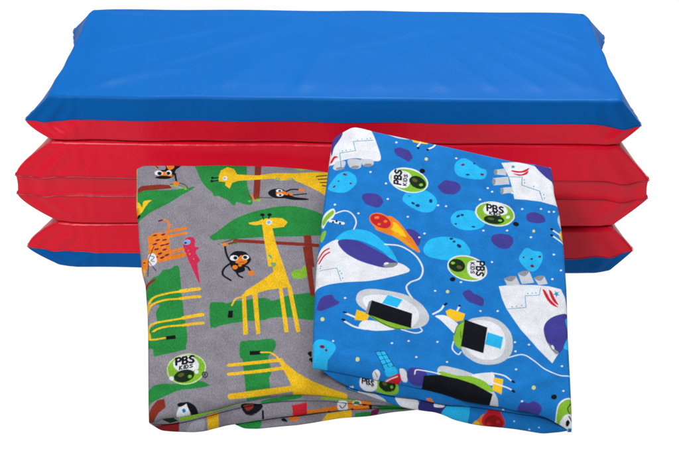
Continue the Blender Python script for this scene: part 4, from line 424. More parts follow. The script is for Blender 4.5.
('p','maroon',0.000,0,[-0.74,7.99,-0.74,7.97,-0.76,7.93,-0.8,7.91,-0.85,7.89,-0.88,7.89,-0.9,7.91,-0.9,7.94,-0.87,7.97,-0.83,8.0,-0.79,8.01,-0.75,8.01]),
('p','maroon',0.000,0,[-0.52,7.96,-0.52,7.93,-0.54,7.89,-0.58,7.87,-0.63,7.85,-0.66,7.85,-0.68,7.87,-0.68,7.9,-0.65,7.93,-0.61,7.96,-0.57,7.97,-0.53,7.97]),
('p','maroon',0.000,0,[-0.87,7.84,-0.87,7.81,-0.9,7.78,-0.94,7.75,-0.98,7.74,-1.01,7.74,-1.03,7.76,-1.03,7.79,-1.0,7.82,-0.97,7.85,-0.92,7.86,-0.89,7.86]),
('p','orange',0.000,0,[-1.31,8.48,-0.45,8.52,-0.3,7.33,-1.06,7.13]),
('s','orange',0.210,0,[-0.43,7.64,0.15,7.83]),
('s','orange',0.209,0,[-0.98,7.19,0.21,7.55]),
('s','grey2',0.026,0,[-0.29,7.65,0.13,7.78]),
('p','maroon',0.000,0,[-0.79,8.33,-0.8,8.3,-0.83,8.27,-0.87,8.24,-0.92,8.23,-0.96,8.23,-0.98,8.25,-0.97,8.28,-0.94,8.31,-0.9,8.34,-0.85,8.35,-0.81,8.35]),
('p','maroon',0.000,0,[-0.52,8.37,-0.53,8.34,-0.56,8.31,-0.6,8.28,-0.65,8.27,-0.69,8.27,-0.71,8.29,-0.7,8.32,-0.67,8.35,-0.63,8.37,-0.58,8.39,-0.54,8.38]),
('p','maroon',0.000,0,[-0.88,8.1,-0.89,8.07,-0.92,8.04,-0.96,8.01,-1.01,8.0,-1.05,8.0,-1.07,8.02,-1.06,8.05,-1.03,8.08,-0.99,8.11,-0.94,8.12,-0.9,8.12]),
('p','maroon',0.000,0,[-0.59,8.05,-0.59,8.02,-0.62,7.99,-0.67,7.97,-0.72,7.95,-0.76,7.96,-0.77,7.97,-0.77,8.0,-0.74,8.03,-0.69,8.06,-0.65,8.07,-0.61,8.07]),
('p','maroon',0.000,0,[-0.41,8.12,-0.42,8.09,-0.45,8.06,-0.49,8.04,-0.54,8.02,-0.58,8.03,-0.6,8.04,-0.59,8.07,-0.56,8.1,-0.52,8.13,-0.47,8.14,-0.43,8.14]),
('p','maroon',0.000,0,[-0.8,7.83,-0.8,7.8,-0.83,7.77,-0.88,7.75,-0.93,7.73,-0.96,7.74,-0.98,7.75,-0.98,7.78,-0.95,7.82,-0.9,7.84,-0.86,7.85,-0.82,7.85]),
('p','maroon',0.000,0,[-0.48,7.82,-0.49,7.8,-0.52,7.76,-0.56,7.74,-0.61,7.72,-0.65,7.73,-0.67,7.75,-0.66,7.77,-0.63,7.81,-0.59,7.83,-0.54,7.84,-0.5,7.84]),
('p','maroon',0.000,0,[-0.65,7.62,-0.65,7.59,-0.68,7.56,-0.72,7.53,-0.77,7.52,-0.81,7.52,-0.83,7.54,-0.82,7.57,-0.8,7.6,-0.75,7.63,-0.7,7.64,-0.66,7.64]),
('p','maroon',0.000,0,[-0.37,7.56,-0.38,7.53,-0.41,7.5,-0.45,7.47,-0.5,7.46,-0.54,7.46,-0.56,7.48,-0.55,7.51,-0.52,7.54,-0.48,7.57,-0.43,7.58,-0.39,7.58]),
('p','maroon',0.000,0,[-0.79,7.43,-0.8,7.4,-0.83,7.37,-0.87,7.34,-0.92,7.33,-0.96,7.33,-0.98,7.35,-0.97,7.38,-0.94,7.41,-0.9,7.44,-0.85,7.45,-0.81,7.45]),
('p','maroon',0.000,0,[-0.54,7.43,-0.55,7.4,-0.58,7.37,-0.62,7.34,-0.67,7.33,-0.71,7.33,-0.73,7.35,-0.72,7.38,-0.69,7.41,-0.65,7.44,-0.6,7.45,-0.56,7.45]),
('p','orange',0.000,1,[-1.41,7.18,-1.18,7.29,-1.06,7.14,-1.17,6.81,-1.25,6.38,-1.41,6.58]),
('p','ltorange',0.000,1,[-1.42,6.7,-1.24,6.73,-1.26,6.33,-1.4,6.34]),
('p','white',0.000,1,[-1.18,7.46,-1.05,7.59,-0.89,7.48,-0.84,7.11,-1.03,6.94,-1.15,7.12]),
('s','ink',0.031,1,[-1.11,7.47,-0.95,7.39,-1.05,7.23,-0.92,7.18]),
('s','ink',0.031,1,[-1.16,7.2,-0.83,6.73]),
('s','ink',0.031,1,[-1.01,7.91,-1.16,7.29]),
('s','ink',0.031,1,[-1.16,7.26,-1.11,6.42]),
('p','ink',0.000,0,[-1.26,7.09,-1.27,7.08,-1.28,7.06,-1.3,7.06,-1.33,7.06,-1.34,7.07,-1.35,7.09,-1.35,7.11,-1.33,7.12,-1.31,7.13,-1.29,7.12,-1.27,7.11]),
('p','pinkred',0.000,1,[0.13,8.26,0.26,8.49,0.48,8.5,0.58,8.32,0.59,8.01,0.77,7.92,0.64,7.69,0.83,7.29,0.75,7.14,0.79,6.8,0.89,6.12,0.59,6.79,0.32,7.45,0.14,7.97]),
('p','ltblue',0.000,0,[0.4,8.26,0.41,8.23,0.4,8.19,0.39,8.16,0.37,8.13,0.35,8.11,0.32,8.09,0.29,8.07,0.26,8.07,0.23,8.07,0.2,8.08,0.17,8.1,0.15,8.12,0.13,8.15,0.12,8.18,0.12,8.21,0.13,8.24,0.14,8.28,0.15,8.31,0.18,8.33,0.2,8.35,0.24,8.36,0.27,8.37,0.3,8.37,0.33,8.36,0.36,8.34,0.38,8.32,0.39,8.29]),
('p','navy',0.000,0,[0.27,8.18,0.26,8.15,0.24,8.13,0.22,8.12,0.19,8.12,0.17,8.15,0.16,8.18,0.16,8.21,0.18,8.23,0.21,8.24,0.24,8.23,0.26,8.21]),
('p','orange',0.000,0,[0.45,7.57,0.45,7.55,0.44,7.53,0.42,7.52,0.4,7.53,0.39,7.55,0.38,7.57,0.38,7.6,0.4,7.61,0.41,7.62,0.43,7.62,0.45,7.6]),
('p','orange',0.000,0,[0.38,7.76,0.37,7.74,0.37,7.72,0.35,7.72,0.34,7.72,0.33,7.73,0.32,7.75,0.33,7.77,0.33,7.79,0.35,7.79,0.36,7.79,0.37,7.77]),
('p','orange',0.000,0,[0.61,7.34,0.61,7.32,0.6,7.31,0.59,7.3,0.57,7.31,0.56,7.32,0.56,7.34,0.56,7.35,0.57,7.37,0.58,7.37,0.6,7.37,0.61,7.36]),
('p','green',0.000,1,[-1.07,5.3,-1.07,5.95,-0.95,6.31,-0.7,6.5,-0.57,6.76,-0.28,6.85,-0.14,6.99,0.04,6.94,0.15,6.3,0.28,5.36,0.38,4.68,0.55,3.0,-0.88,2.94,-0.86,3.72,-0.59,4.12,-0.66,4.63,-0.55,4.98,-0.8,5.08]),
('s','yellow',0.091,1,[-1.03,4.84,-0.82,5.34,-0.32,5.59,0.2,5.71]),
('s','yellow',0.163,0,[0.19,5.71,0.88,5.84]),
('s','yellow',0.090,1,[-1.01,4.27,-0.88,4.94,-0.38,5.26,0.27,5.35]),
('s','yellow',0.141,0,[0.23,5.35,0.93,5.46]),
('s','yellow',0.088,1,[-0.8,3.44,-0.87,3.83,-0.64,4.11,0.4,4.39]),
('s','yellow',0.159,0,[0.38,4.39,1.09,4.58]),
('s','yellow',0.088,1,[-0.82,3.39,-0.61,3.77,-0.19,3.96,0.45,4.05]),
('s','yellow',0.128,0,[0.41,4.04,1.14,4.17]),
('s','yellow',0.058,1,[-0.79,3.43,-0.57,3.32,-0.15,3.41]),
('p','ink',0.000,0,[-0.19,3.51,0.18,3.56,0.21,3.38,-0.21,3.36]),
('p','brown',0.000,1,[-1.23,5.74,-1.1,6.06,-0.83,6.31,-0.79,6.25,-1.01,5.98,-1.15,5.63]),
('p','green',0.000,1,[1.34,5.11,1.69,5.24,1.91,5.24,2.05,5.13,2.52,5.37,3.57,5.51,3.6,4.53,2.52,4.36,1.87,4.17,1.5,4.01]),
('p','green',0.000,1,[0.99,12.98,1.94,12.98,2.38,12.89,2.5,11.5,2.75,10.57,2.59,10.4,2.05,10.58,1.42,10.83,1.11,10.99]),
('p','brown',0.000,0,[2.77,13.15,3.04,13.16,3.02,10.71,2.76,10.7]),
('p','lime',0.000,1,[4.34,12.78,4.57,12.88,4.8,12.73,4.87,12.51,4.53,12.47]),
('p','yellow',0.000,0,[1.31,12.0,1.38,12.3,1.63,12.52,1.91,12.43,2.06,12.11,2.5,12.09,2.92,12.09,3.59,12.25,4.48,12.28,5.1,12.37,5.94,12.41,5.95,10.87,5.32,11.35,4.8,11.67,4.33,11.91,3.86,11.83,3.55,11.93,2.93,11.84,2.12,11.74,1.88,11.61,1.79,11.27,1.6,11.45,1.61,11.64,1.33,11.67]),
('s','umber',0.075,0,[5.32,12.14,5.73,12.22]),
('s','umber',0.075,0,[5.4,11.97,5.73,12.02]),
('s','umber',0.074,0,[5.49,11.8,5.74,11.81]),
('s','umber',0.074,0,[5.57,11.63,5.74,11.6]),
('p','white',0.000,0,[1.67,11.87,1.66,11.81,1.63,11.76,1.58,11.74,1.53,11.76,1.5,11.8,1.48,11.86,1.49,11.92,1.52,11.96,1.57,11.98,1.62,11.97,1.65,11.92]),
('p','ltblue',0.000,0,[1.61,11.86,1.6,11.83,1.58,11.81,1.56,11.8,1.53,11.81,1.51,11.83,1.5,11.86,1.51,11.89,1.53,11.91,1.55,11.92,1.58,11.91,1.6,11.89]),
('s','ink',0.062,0,[1.1,11.84,1.28,11.88]),
('s','ink',0.062,0,[1.09,11.66,1.29,11.71]),
('p','ink',0.000,0,[1.12,11.85,1.11,11.82,1.09,11.79,1.06,11.78,1.03,11.78,1.01,11.81,1.0,11.85,1.0,11.88,1.02,11.91,1.05,11.92,1.08,11.92,1.11,11.89]),
('p','ink',0.000,0,[1.11,11.66,1.1,11.62,1.08,11.6,1.05,11.59,1.02,11.59,1.0,11.62,0.99,11.66,0.99,11.69,1.01,11.72,1.04,11.73,1.07,11.72,1.1,11.7]),
('s','ltgreen',0.062,1,[3.63,11.85,3.7,11.96,3.81,11.89]),
('s','ltgreen',0.062,1,[4.12,11.86,4.27,11.97,4.4,11.89]),
('s','vine',0.061,1,[2.57,10.98,2.76,10.74,3.07,10.83]),
('p','lime',0.000,0,[3.07,10.69,3.06,10.65,3.02,10.62,2.97,10.61,2.92,10.62,2.88,10.64,2.87,10.68,2.88,10.71,2.91,10.74,2.97,10.75,3.02,10.75,3.06,10.72]),
('s','ink',0.030,0,[3.07,10.83,3.53,10.82]),
('p','lime',0.000,0,[2.68,10.61,2.68,10.59,2.65,10.57,2.62,10.56,2.59,10.57,2.57,10.58,2.56,10.6,2.57,10.63,2.59,10.64,2.62,10.65,2.65,10.65,2.67,10.63]),
('s','orange',0.061,1,[2.7,10.93,2.82,10.65]),
('p','ink',0.000,1,[3.35,11.08,3.51,11.3,3.87,11.36,4.14,11.17,4.4,10.94,4.92,10.87,4.98,10.78,4.4,10.75,4.04,10.82,3.6,10.83]),
('s','ink',0.074,1,[3.98,11.14,4.31,11.34,4.65,11.34]),
('s','ink',0.061,0,[4.19,11.0,4.91,11.13]),
('p','orange',0.000,0,[4.83,11.32,4.81,11.28,4.77,11.25,4.7,11.23,4.64,11.24,4.6,11.27,4.58,11.31,4.59,11.36,4.64,11.39,4.7,11.41,4.76,11.4,4.81,11.37]),
('p','orange',0.000,1,[3.69,11.18,3.93,11.25,4.11,11.14,3.97,10.99,3.73,10.92]),
('p','orange',0.000,0,[4.38,11.07,4.37,11.03,4.34,11.0,4.3,10.99,4.25,11.0,4.22,11.03,4.21,11.06,4.22,11.1,4.25,11.13,4.29,11.14,4.33,11.13,4.36,11.11]),
('p','white',0.000,0,[3.94,11.25,3.92,11.21,3.87,11.17,3.81,11.16,3.74,11.16,3.69,11.19,3.67,11.24,3.69,11.28,3.74,11.32,3.8,11.33,3.87,11.32,3.92,11.29]),
('p','white',0.000,0,[3.98,11.01,3.96,10.96,3.91,10.93,3.84,10.91,3.78,10.92,3.73,10.95,3.71,10.99,3.72,11.04,3.77,11.07,3.84,11.09,3.91,11.08,3.96,11.05]),
('p','dkgreen',0.000,0,[3.89,11.23,3.88,11.2,3.86,11.18,3.83,11.17,3.8,11.18,3.77,11.2,3.76,11.23,3.77,11.26,3.79,11.28,3.82,11.29,3.86,11.28,3.88,11.26]),
('p','dkgreen',0.000,0,[3.91,11.0,3.91,10.97,3.88,10.95,3.85,10.94,3.82,10.95,3.8,10.97,3.79,11.0,3.8,11.03,3.82,11.05,3.85,11.06,3.88,11.05,3.91,11.03]),
('p','orange',0.000,0,[4.19,11.09,4.18,11.05,4.15,11.02,4.11,11.01,4.07,11.02,4.04,11.05,4.03,11.08,4.04,11.12,4.07,11.15,4.11,11.16,4.15,11.15,4.18,11.12]),
('p','green',0.000,1,[1.14,8.57,1.42,8.89,2.09,9.62,2.99,10.11,4.0,10.39,4.82,10.34,5.54,10.04,6.05,9.67,6.06,8.77,5.5,8.86,4.55,8.76,3.54,8.71,2.54,8.58,1.55,8.46,1.3,8.4]),
('s','brown',0.175,0,[2.15,8.43,3.55,8.39,4.85,8.35,6.16,8.26]),
('p','brown',0.000,0,[4.83,8.84,5.13,8.86,5.29,7.17,5.0,7.16]),
('s','vine',0.058,1,[1.51,8.21,1.85,8.39,2.16,8.54,2.3,8.35]),
('s','lime',0.047,1,[1.56,8.24,1.96,8.23,2.25,8.41]),
('s','brown',0.093,0,[1.91,8.25,2.35,8.44]),
('p','vine',0.000,0,[2.24,8.35,2.23,8.31,2.2,8.28,2.16,8.27,2.11,8.27,2.08,8.3,2.06,8.34,2.07,8.38,2.1,8.42,2.15,8.43,2.19,8.42,2.23,8.39]),
('p','yellow',0.000,0,[2.63,9.42,3.01,9.52,3.21,9.66,3.66,9.74,3.98,9.72,4.19,9.52,4.05,9.26,3.59,9.16,3.66,8.79,4.03,7.12,3.49,7.09,3.36,8.02,3.17,9.36,2.92,9.29,2.69,9.34]),
('s','ink',0.048,0,[3.23,9.63,3.17,9.84]),
('s','ink',0.048,0,[3.43,9.68,3.45,9.88]),
('p','ink',0.000,0,[3.26,9.88,3.25,9.84,3.22,9.81,3.17,9.8,3.13,9.8,3.09,9.83,3.08,9.88,3.09,9.92,3.12,9.95,3.17,9.96,3.21,9.96,3.25,9.93]),
('p','ink',0.000,0,[3.55,9.9,3.53,9.86,3.5,9.82,3.46,9.81,3.41,9.82,3.38,9.85,3.36,9.89,3.37,9.93,3.41,9.97,3.45,9.98,3.5,9.97,3.53,9.94]),
('p','white',0.000,0,[3.57,9.49,3.55,9.42,3.51,9.37,3.45,9.35,3.39,9.36,3.34,9.41,3.33,9.48,3.34,9.55,3.38,9.6,3.44,9.63,3.5,9.61,3.55,9.56]),
('p','ltblue',0.000,0,[3.51,9.48,3.5,9.43,3.47,9.4,3.44,9.39,3.4,9.4,3.38,9.43,3.37,9.47,3.37,9.51,3.4,9.54,3.43,9.56,3.47,9.55,3.5,9.52]),
('s','ltgreen',0.058,1,[3.47,7.65,3.62,7.63,3.68,7.43]),
('p','green',0.000,1,[1.36,5.12,1.71,5.19,1.97,5.21,2.31,5.36,2.84,5.37,3.29,5.34,3.81,5.46,4.25,5.68,4.6,5.77,5.49,5.79,5.5,4.57,4.18,4.63,3.32,4.48,2.62,4.34,2.11,4.2,1.59,4.04,1.42,4.03]),
('p','lime',0.000,1,[4.4,6.78,4.53,6.98,4.76,7.02,4.86,7.19,5.02,7.2,5.07,6.84,4.85,6.57,4.5,6.57]),
('p','brown',0.000,0,[4.81,8.23,5.1,8.25,5.33,5.72,5.15,5.72]),
('p','yellow',0.000,0,[3.35,8.16,3.79,8.18,4.03,7.37,4.38,6.14,4.15,6.08,3.53,5.96,3.09,5.78,2.66,5.57,2.47,5.51,2.69,5.9,3.25,6.4,3.7,6.85,3.63,7.38]),
('p','ltgreen',0.000,1,[3.46,7.76,3.61,7.68,3.62,7.5,3.53,7.59]),
('p','ltgreen',0.000,1,[3.58,7.3,3.78,7.29,3.78,7.14,3.67,7.09]),
('p','yellow',0.000,0,[2.53,5.66,2.68,5.66,2.84,3.73,2.67,3.7]),
('p','yellow',0.000,0,[2.92,5.82,3.11,5.85,3.3,3.79,3.15,3.74]),
('p','yellow',0.000,0,[3.92,6.13,4.06,6.14,4.36,3.92,4.2,3.87]),
('p','yellow',0.000,0,[4.25,6.15,4.4,6.21,4.8,3.94,4.64,3.89]),
('s','yellow',0.061,1,[2.61,5.59,2.31,5.46,2.17,5.12]),
('p','ink',0.000,0,[2.06,4.85,2.23,4.86,2.23,4.51,2.04,4.5]),
('s','ink',0.084,1,[1.75,8.18,1.83,7.72,1.97,7.36,2.19,7.07]),
('s','ink',0.083,1,[2.05,7.24,1.79,6.95,1.76,6.63,2.07,6.37]),
('s','ink',0.083,1,[2.22,6.93,2.35,6.64,2.51,6.53]),
('s','ink',0.083,1,[2.5,7.11,2.69,7.04,2.8,6.86]),
('p','orange',0.000,0,[1.85,8.22,1.84,8.17,1.8,8.13,1.75,8.11,1.7,8.12,1.66,8.16,1.65,8.21,1.66,8.26,1.69,8.3,1.74,8.31,1.79,8.3,1.83,8.27]),
('p','ink',0.000,1,[1.96,7.48,2.04,7.73,2.24,7.87,2.55,7.84,2.73,7.64,2.81,7.4,2.7,7.19,2.58,7.09,2.59,6.87,2.34,6.74,2.16,6.85,2.02,7.11]),
('p','orange',0.000,1,[2.21,7.29,2.41,7.64,2.5,7.51,2.67,7.36,2.55,7.18,2.32,7.2]),
('p','orange',0.000,0,[2.31,7.03,2.3,6.97,2.26,6.93,2.21,6.91,2.15,6.93,2.11,6.96,2.09,7.02,2.11,7.07,2.14,7.11,2.2,7.13,2.25,7.12,2.29,7.08]),
('p','orange',0.000,0,[2.47,7.13,2.46,7.09,2.43,7.07,2.4,7.05,2.36,7.06,2.33,7.09,2.32,7.12,2.33,7.16,2.36,7.19,2.39,7.2,2.43,7.19,2.46,7.17]),
('p','orange',0.000,0,[2.99,6.73,2.99,6.71,2.97,6.69,2.95,6.67,2.93,6.66,2.9,6.65,2.87,6.65,2.83,6.66,2.8,6.66,2.77,6.68,2.74,6.7,2.72,6.72,2.7,6.74,2.69,6.77,2.69,6.79,2.7,6.81,2.71,6.83,2.73,6.85,2.75,6.86,2.78,6.87,2.82,6.87,2.85,6.87,2.88,6.86,2.92,6.85,2.94,6.83,2.97,6.81,2.98,6.78,2.99,6.76]),
('p','white',0.000,0,[2.31,7.49,2.3,7.46,2.29,7.42,2.28,7.4,2.25,7.37,2.22,7.35,2.19,7.34,2.15,7.33,2.12,7.34,2.08,7.35,2.05,7.36,2.02,7.38,2.0,7.41,1.99,7.44,1.98,7.47,1.99,7.51,2.0,7.54,2.01,7.57,2.04,7.59,2.07,7.61,2.1,7.62,2.14,7.63,2.17,7.62,2.21,7.62,2.24,7.6,2.27,7.58,2.29,7.55,2.3,7.52]),
('p','white',0.000,0,[2.73,7.54,2.73,7.51,2.72,7.49,2.7,7.46,2.68,7.44,2.66,7.42,2.63,7.41,2.6,7.4,2.57,7.41,2.54,7.41,2.51,7.43,2.49,7.45,2.47,7.47,2.46,7.5,2.46,7.53,2.46,7.56,2.47,7.59,2.48,7.62,2.51,7.64,2.53,7.66,2.56,7.67,2.59,7.67,2.62,7.67,2.65,7.66,2.67,7.65,2.7,7.63,2.71,7.6,2.72,7.57]),
('p','dkgreen',0.000,0,[2.28,7.49,2.27,7.44,2.24,7.4,2.2,7.39,2.16,7.4,2.13,7.43,2.12,7.48,2.13,7.53,2.15,7.57,2.19,7.58,2.24,7.57,2.27,7.53]),
('p','dkgreen',0.000,0,[2.66,7.54,2.65,7.49,2.62,7.45,2.58,7.44,2.54,7.45,2.51,7.49,2.49,7.53,2.5,7.58,2.53,7.62,2.57,7.63,2.61,7.62,2.64,7.59]),
('p','ink',0.000,0,[2.24,7.49,2.24,7.46,2.23,7.44,2.21,7.43,2.19,7.44,2.18,7.46,2.17,7.48,2.18,7.51,2.19,7.52,2.21,7.53,2.22,7.53,2.24,7.51]),
('p','ink',0.000,0,[2.61,7.54,2.61,7.51,2.6,7.5,2.58,7.49,2.56,7.49,2.55,7.51,2.54,7.54,2.54,7.56,2.56,7.58,2.57,7.59,2.59,7.58,2.61,7.56]),
('s','ink',0.026,1,[2.36,7.25,2.45,7.29,2.54,7.28]),
('p','green',0.000,1,[2.56,3.29,2.71,3.41,3.01,3.44,3.35,3.5,3.74,3.56,3.89,3.35,3.78,3.01,3.03,2.94,2.95,2.63,2.61,2.61]),
('p','ink',0.000,0,[2.94,2.98,3.33,2.99,3.34,2.77,2.95,2.76]),
('s','yellow',0.058,1,[3.34,2.91,3.71,2.88,3.98,2.67]),
('p','green',0.000,0,[2.62,3.35,2.91,3.46,3.25,3.45,3.73,3.57,3.88,3.3,3.81,2.93,3.64,2.74,3.67,2.43,3.8,2.07,3.69,1.71,3.77,1.02,2.91,0.79,2.72,2.27]),
('p','ink',0.000,0,[2.93,2.94,3.34,2.98,3.35,2.8,2.95,2.75]),
('s','yellow',0.065,1,[3.35,2.9,3.75,2.88,4.07,2.55]),
('p','yellow',0.000,0,[3.97,2.63,4.14,2.62,4.26,2.43,4.73,1.99,5.31,1.63,5.88,1.38,6.55,1.15,6.54,0.93,5.41,1.09,4.61,1.1,4.44,1.62,4.19,2.15]),
('s','yellow',0.151,0,[2.21,2.25,4.1,2.57]),
('s','yellow',0.150,0,[2.23,1.81,4.2,2.2]),
('s','yellow',0.200,0,[2.33,0.85,4.63,1.35]),
('p','ink',0.000,1,[5.08,2.92,5.22,3.01,5.22,2.74]),
('p','ink',0.000,1,[5.13,2.64,5.26,2.72,5.26,2.5]),
('p','green',0.000,0,[-0.79,3.67,0.48,3.72,0.6,2.89,-0.56,2.5]),
('s','yellow',0.077,1,[-0.88,3.58,-0.74,3.31,-0.19,3.42]),
('p','ink',0.000,0,[-0.2,3.49,0.15,3.56,0.18,3.38,-0.17,3.33]),
('p','green',0.000,1,[-0.67,0.88,-0.51,1.13,-0.24,1.25,0.37,1.31,1.01,1.48,1.4,1.4,1.54,1.27,1.04,1.13,0.3,0.92,-0.33,0.55,-0.68,0.3]),
('p','lgreen2',0.000,0,[1.37,2.17,1.38,2.01,1.36,1.86,1.3,1.71,1.21,1.57,1.1,1.45,0.96,1.36,0.81,1.31,0.65,1.28,0.49,1.29,0.35,1.34,0.21,1.42,0.1,1.52,0.02,1.65,-0.03,1.8,-0.04,1.95,-0.02,2.11,0.03,2.26,0.12,2.4,0.23,2.52,0.37,2.61,0.52,2.67,0.69,2.7,0.84,2.69,0.99,2.64,1.13,2.56,1.24,2.45,1.32,2.32]),
('p','lime',0.000,0,[1.33,2.16,1.34,2.01,1.32,1.87,1.27,1.73,1.18,1.6,1.07,1.49,0.94,1.41,0.8,1.35,0.65,1.33,0.5,1.34,0.36,1.38,0.24,1.45,0.13,1.55,0.06,1.67,0.01,1.81,-0.01,1.95,0.01,2.1,0.07,2.24,0.15,2.37,0.26,2.48,0.39,2.57,0.53,2.62,0.69,2.65,0.84,2.64,0.98,2.6,1.11,2.52,1.21,2.42,1.29,2.3]),
('p','white',0.000,1,[0.2,2.05,0.21,2.35,0.46,2.59,0.85,2.56,1.08,2.3,1.09,1.99,0.85,1.86,0.48,1.82]),
('s','ink',0.091,0,[0.29,2.13,0.26,2.45,0.39,2.49,0.44,2.42,0.4,2.32,0.28,2.28]),
('s','ink',0.091,0,[0.52,2.19,0.5,2.52,0.62,2.55,0.65,2.48,0.62,2.4,0.51,2.36]),
('s','ink',0.091,0,[0.61,2.39,0.68,2.33,0.64,2.22,0.52,2.19]),
('s','ink',0.091,0,[0.89,2.59,0.82,2.6,0.75,2.52,0.79,2.46,0.87,2.43,0.91,2.36,0.85,2.28,0.75,2.29]),
('s','ink',0.047,0,[0.42,1.91,0.42,2.07]),
('s','ink',0.047,0,[0.5,2.1,0.42,1.99,0.51,1.94]),
('s','ink',0.047,0,[0.58,1.96,0.58,2.12]),
('s','ink',0.047,0,[0.63,1.98,0.63,2.13,0.69,2.15,0.73,2.09,0.69,1.99,0.63,1.98]),
('s','ink',0.047,0,[0.87,2.19,0.83,2.19,0.79,2.15,0.81,2.12,0.86,2.11,0.88,2.08,0.83,2.03,0.78,2.03]),
('p','dkgreen',0.000,0,[0.97,1.77,0.97,1.71,0.96,1.65,0.93,1.59,0.88,1.53,0.82,1.48,0.74,1.43,0.67,1.4,0.58,1.38,0.5,1.38,0.43,1.39,0.36,1.41,0.31,1.44,0.27,1.49,0.24,1.54,0.24,1.6,0.25,1.67,0.28,1.73,0.33,1.79,0.39,1.84,0.46,1.88,0.54,1.91,0.63,1.93,0.71,1.94,0.78,1.93,0.85,1.91,0.91,1.87,0.95,1.83]),
('p','vine',0.000,0,[0.61,1.74,0.6,1.69,0.56,1.65,0.51,1.62,0.45,1.61,0.4,1.63,0.37,1.66,0.38,1.71,0.41,1.75,0.47,1.78,0.53,1.79,0.58,1.77]),
('p','lime',0.000,0,[0.89,1.64,0.88,1.61,0.86,1.58,0.82,1.57,0.78,1.58,0.75,1.6,0.74,1.64,0.75,1.67,0.77,1.7,0.81,1.71,0.85,1.7,0.88,1.68]),
('p','white',0.000,0,[0.24,1.55,0.24,1.5,0.21,1.46,0.17,1.45,0.12,1.46,0.09,1.49,0.08,1.54,0.08,1.59,0.11,1.62,0.15,1.64,0.2,1.63,0.23,1.59]),
('p','white',0.000,0,[1.12,1.85,1.12,1.8,1.09,1.77,1.05,1.76,1.01,1.77,0.98,1.8,0.97,1.84,0.98,1.88,1.0,1.91,1.04,1.93,1.08,1.92,1.11,1.89]),
('p','ink',0.000,0,[1.47,1.74,1.46,1.67,1.42,1.61,1.37,1.59,1.31,1.61,1.26,1.66,1.24,1.73,1.25,1.8,1.29,1.86,1.35,1.88,1.41,1.86,1.45,1.81]),
('p','grey0',0.000,0,[1.44,1.74,1.43,1.69,1.4,1.65,1.36,1.63,1.32,1.65,1.29,1.68,1.28,1.73,1.28,1.78,1.31,1.82,1.35,1.84,1.39,1.82,1.42,1.79]),
('s','ink',0.028,0,[1.33,1.67,1.33,1.79,1.36,1.8,1.37,1.77,1.37,1.74,1.33,1.73]),
('s','ink',0.028,0,[1.35,1.73,1.38,1.68]),
('p','brown',0.000,0,[-0.6,-0.38,-0.54,0.02,-0.42,0.31,-0.27,0.56,-0.03,0.63,0.04,0.27,-0.19,0.03,-0.39,-0.32]),
('p','white',0.000,1,[0.44,0.03,0.54,0.38,0.61,0.5,0.76,0.48,0.91,0.21,0.88,0.04,0.56,-0.04]),
('p','ink',0.000,1,[0.45,0.43,0.61,0.5,0.8,0.51,0.67,0.37,0.51,0.31]),
('p','ink',0.000,1,[0.76,0.51,0.99,0.45,1.15,0.29,1.22,0.06,0.95,0.12]),
('p','blue',0.000,0,[0.76,0.2,0.76,0.16,0.73,0.13,0.7,0.12,0.67,0.13,0.64,0.16,0.63,0.19,0.64,0.23,0.66,0.25,0.69,0.26,0.72,0.25,0.75,0.23]),
('p','lime',0.000,1,[0.57,-0.19,1.2,0.09,1.74,0.31,2.38,0.52,2.84,0.73,2.85,0.59,1.57,0.1,0.67,-0.33]),
('p','dkgreen',0.000,1,[-0.09,-0.31,-0.01,-0.1,0.08,-0.3]),
('p','ltgreen',0.000,1,[1.42,0.14,1.93,0.29,1.89,0.05,1.48,-0.04]),
('s','cream',0.098,1,[-1.88,10.03,-1.97,11.04,-2.05,12.02,-2.03,12.43,-1.8,12.6,-0.74,12.69,0.29,12.75,1.31,12.87,2.35,12.92]),
 ],
 fshapes=[
('p','dkred2',0.000,0,[-0.37,0.22,0.24,0.33,0.53,0.4,0.49,-0.1,-0.04,-0.12]),
('p','lime',0.000,1,[0.54,0.65,1.1,0.7,1.91,0.9,2.85,1.09,2.85,0.99,1.91,0.73,1.09,0.5,0.62,0.44]),
('p','yellow',0.000,0,[1.54,0.56,1.94,0.66,1.94,-0.13,1.53,-0.12]),
('p','amber',0.000,1,[1.55,0.56,1.94,0.66,1.93,0.53,1.55,0.42]),
('p','ltgrey',0.000,1,[0.96,0.3,1.43,0.4,1.3,-0.14,0.77,-0.09]),
('p','dkgreen',0.000,0,[-0.18,0.61,0.17,0.68,0.51,0.45,0.21,0.37]),
('p','green',0.000,1,[2.54,0.06,2.73,0.12,3.47,0.16,3.33,-0.35,2.75,-0.3]),
('p','red',0.000,0,[4.59,0.79,5.13,0.82,5.13,0.31,4.62,0.28]),
('p','orange',0.000,0,[5.12,0.54,6.27,0.57,6.27,0.31,5.15,0.32]),
('p','ink',0.000,1,[2.75,0.9,3.13,0.94,3.55,0.79,3.25,0.5,2.93,0.51]),
('p','brown',0.000,1,[2.85,0.87,3.2,0.89,3.19,0.75,2.97,0.65]),
('p','ink',0.000,0,[3.5,0.65,3.57,0.64,3.58,0.23,3.5,0.23]),
('p','yellow',0.000,0,[5.88,0.2,6.79,0.24,6.79,-0.25,5.59,-0.25]),
('p','lime',0.000,1,[5.76,0.99,6.4,0.95,6.52,0.83,5.85,0.87]),
('p','green',0.000,1,[3.52,1.02,4.28,1.13,4.92,1.12,4.86,1.01,4.28,0.95,3.58,0.88]),
('p','lime',0.000,1,[2.06,0.92,2.57,1.04,2.82,1.08,2.63,0.93,2.05,0.77]),
('p','ink',0.000,1,[4.2,0.1,4.33,0.14,4.43,0.0,4.27,0.02]),
('p','orange',0.000,1,[4.46,0.22,4.72,0.24,4.88,0.11,4.59,0.02]),
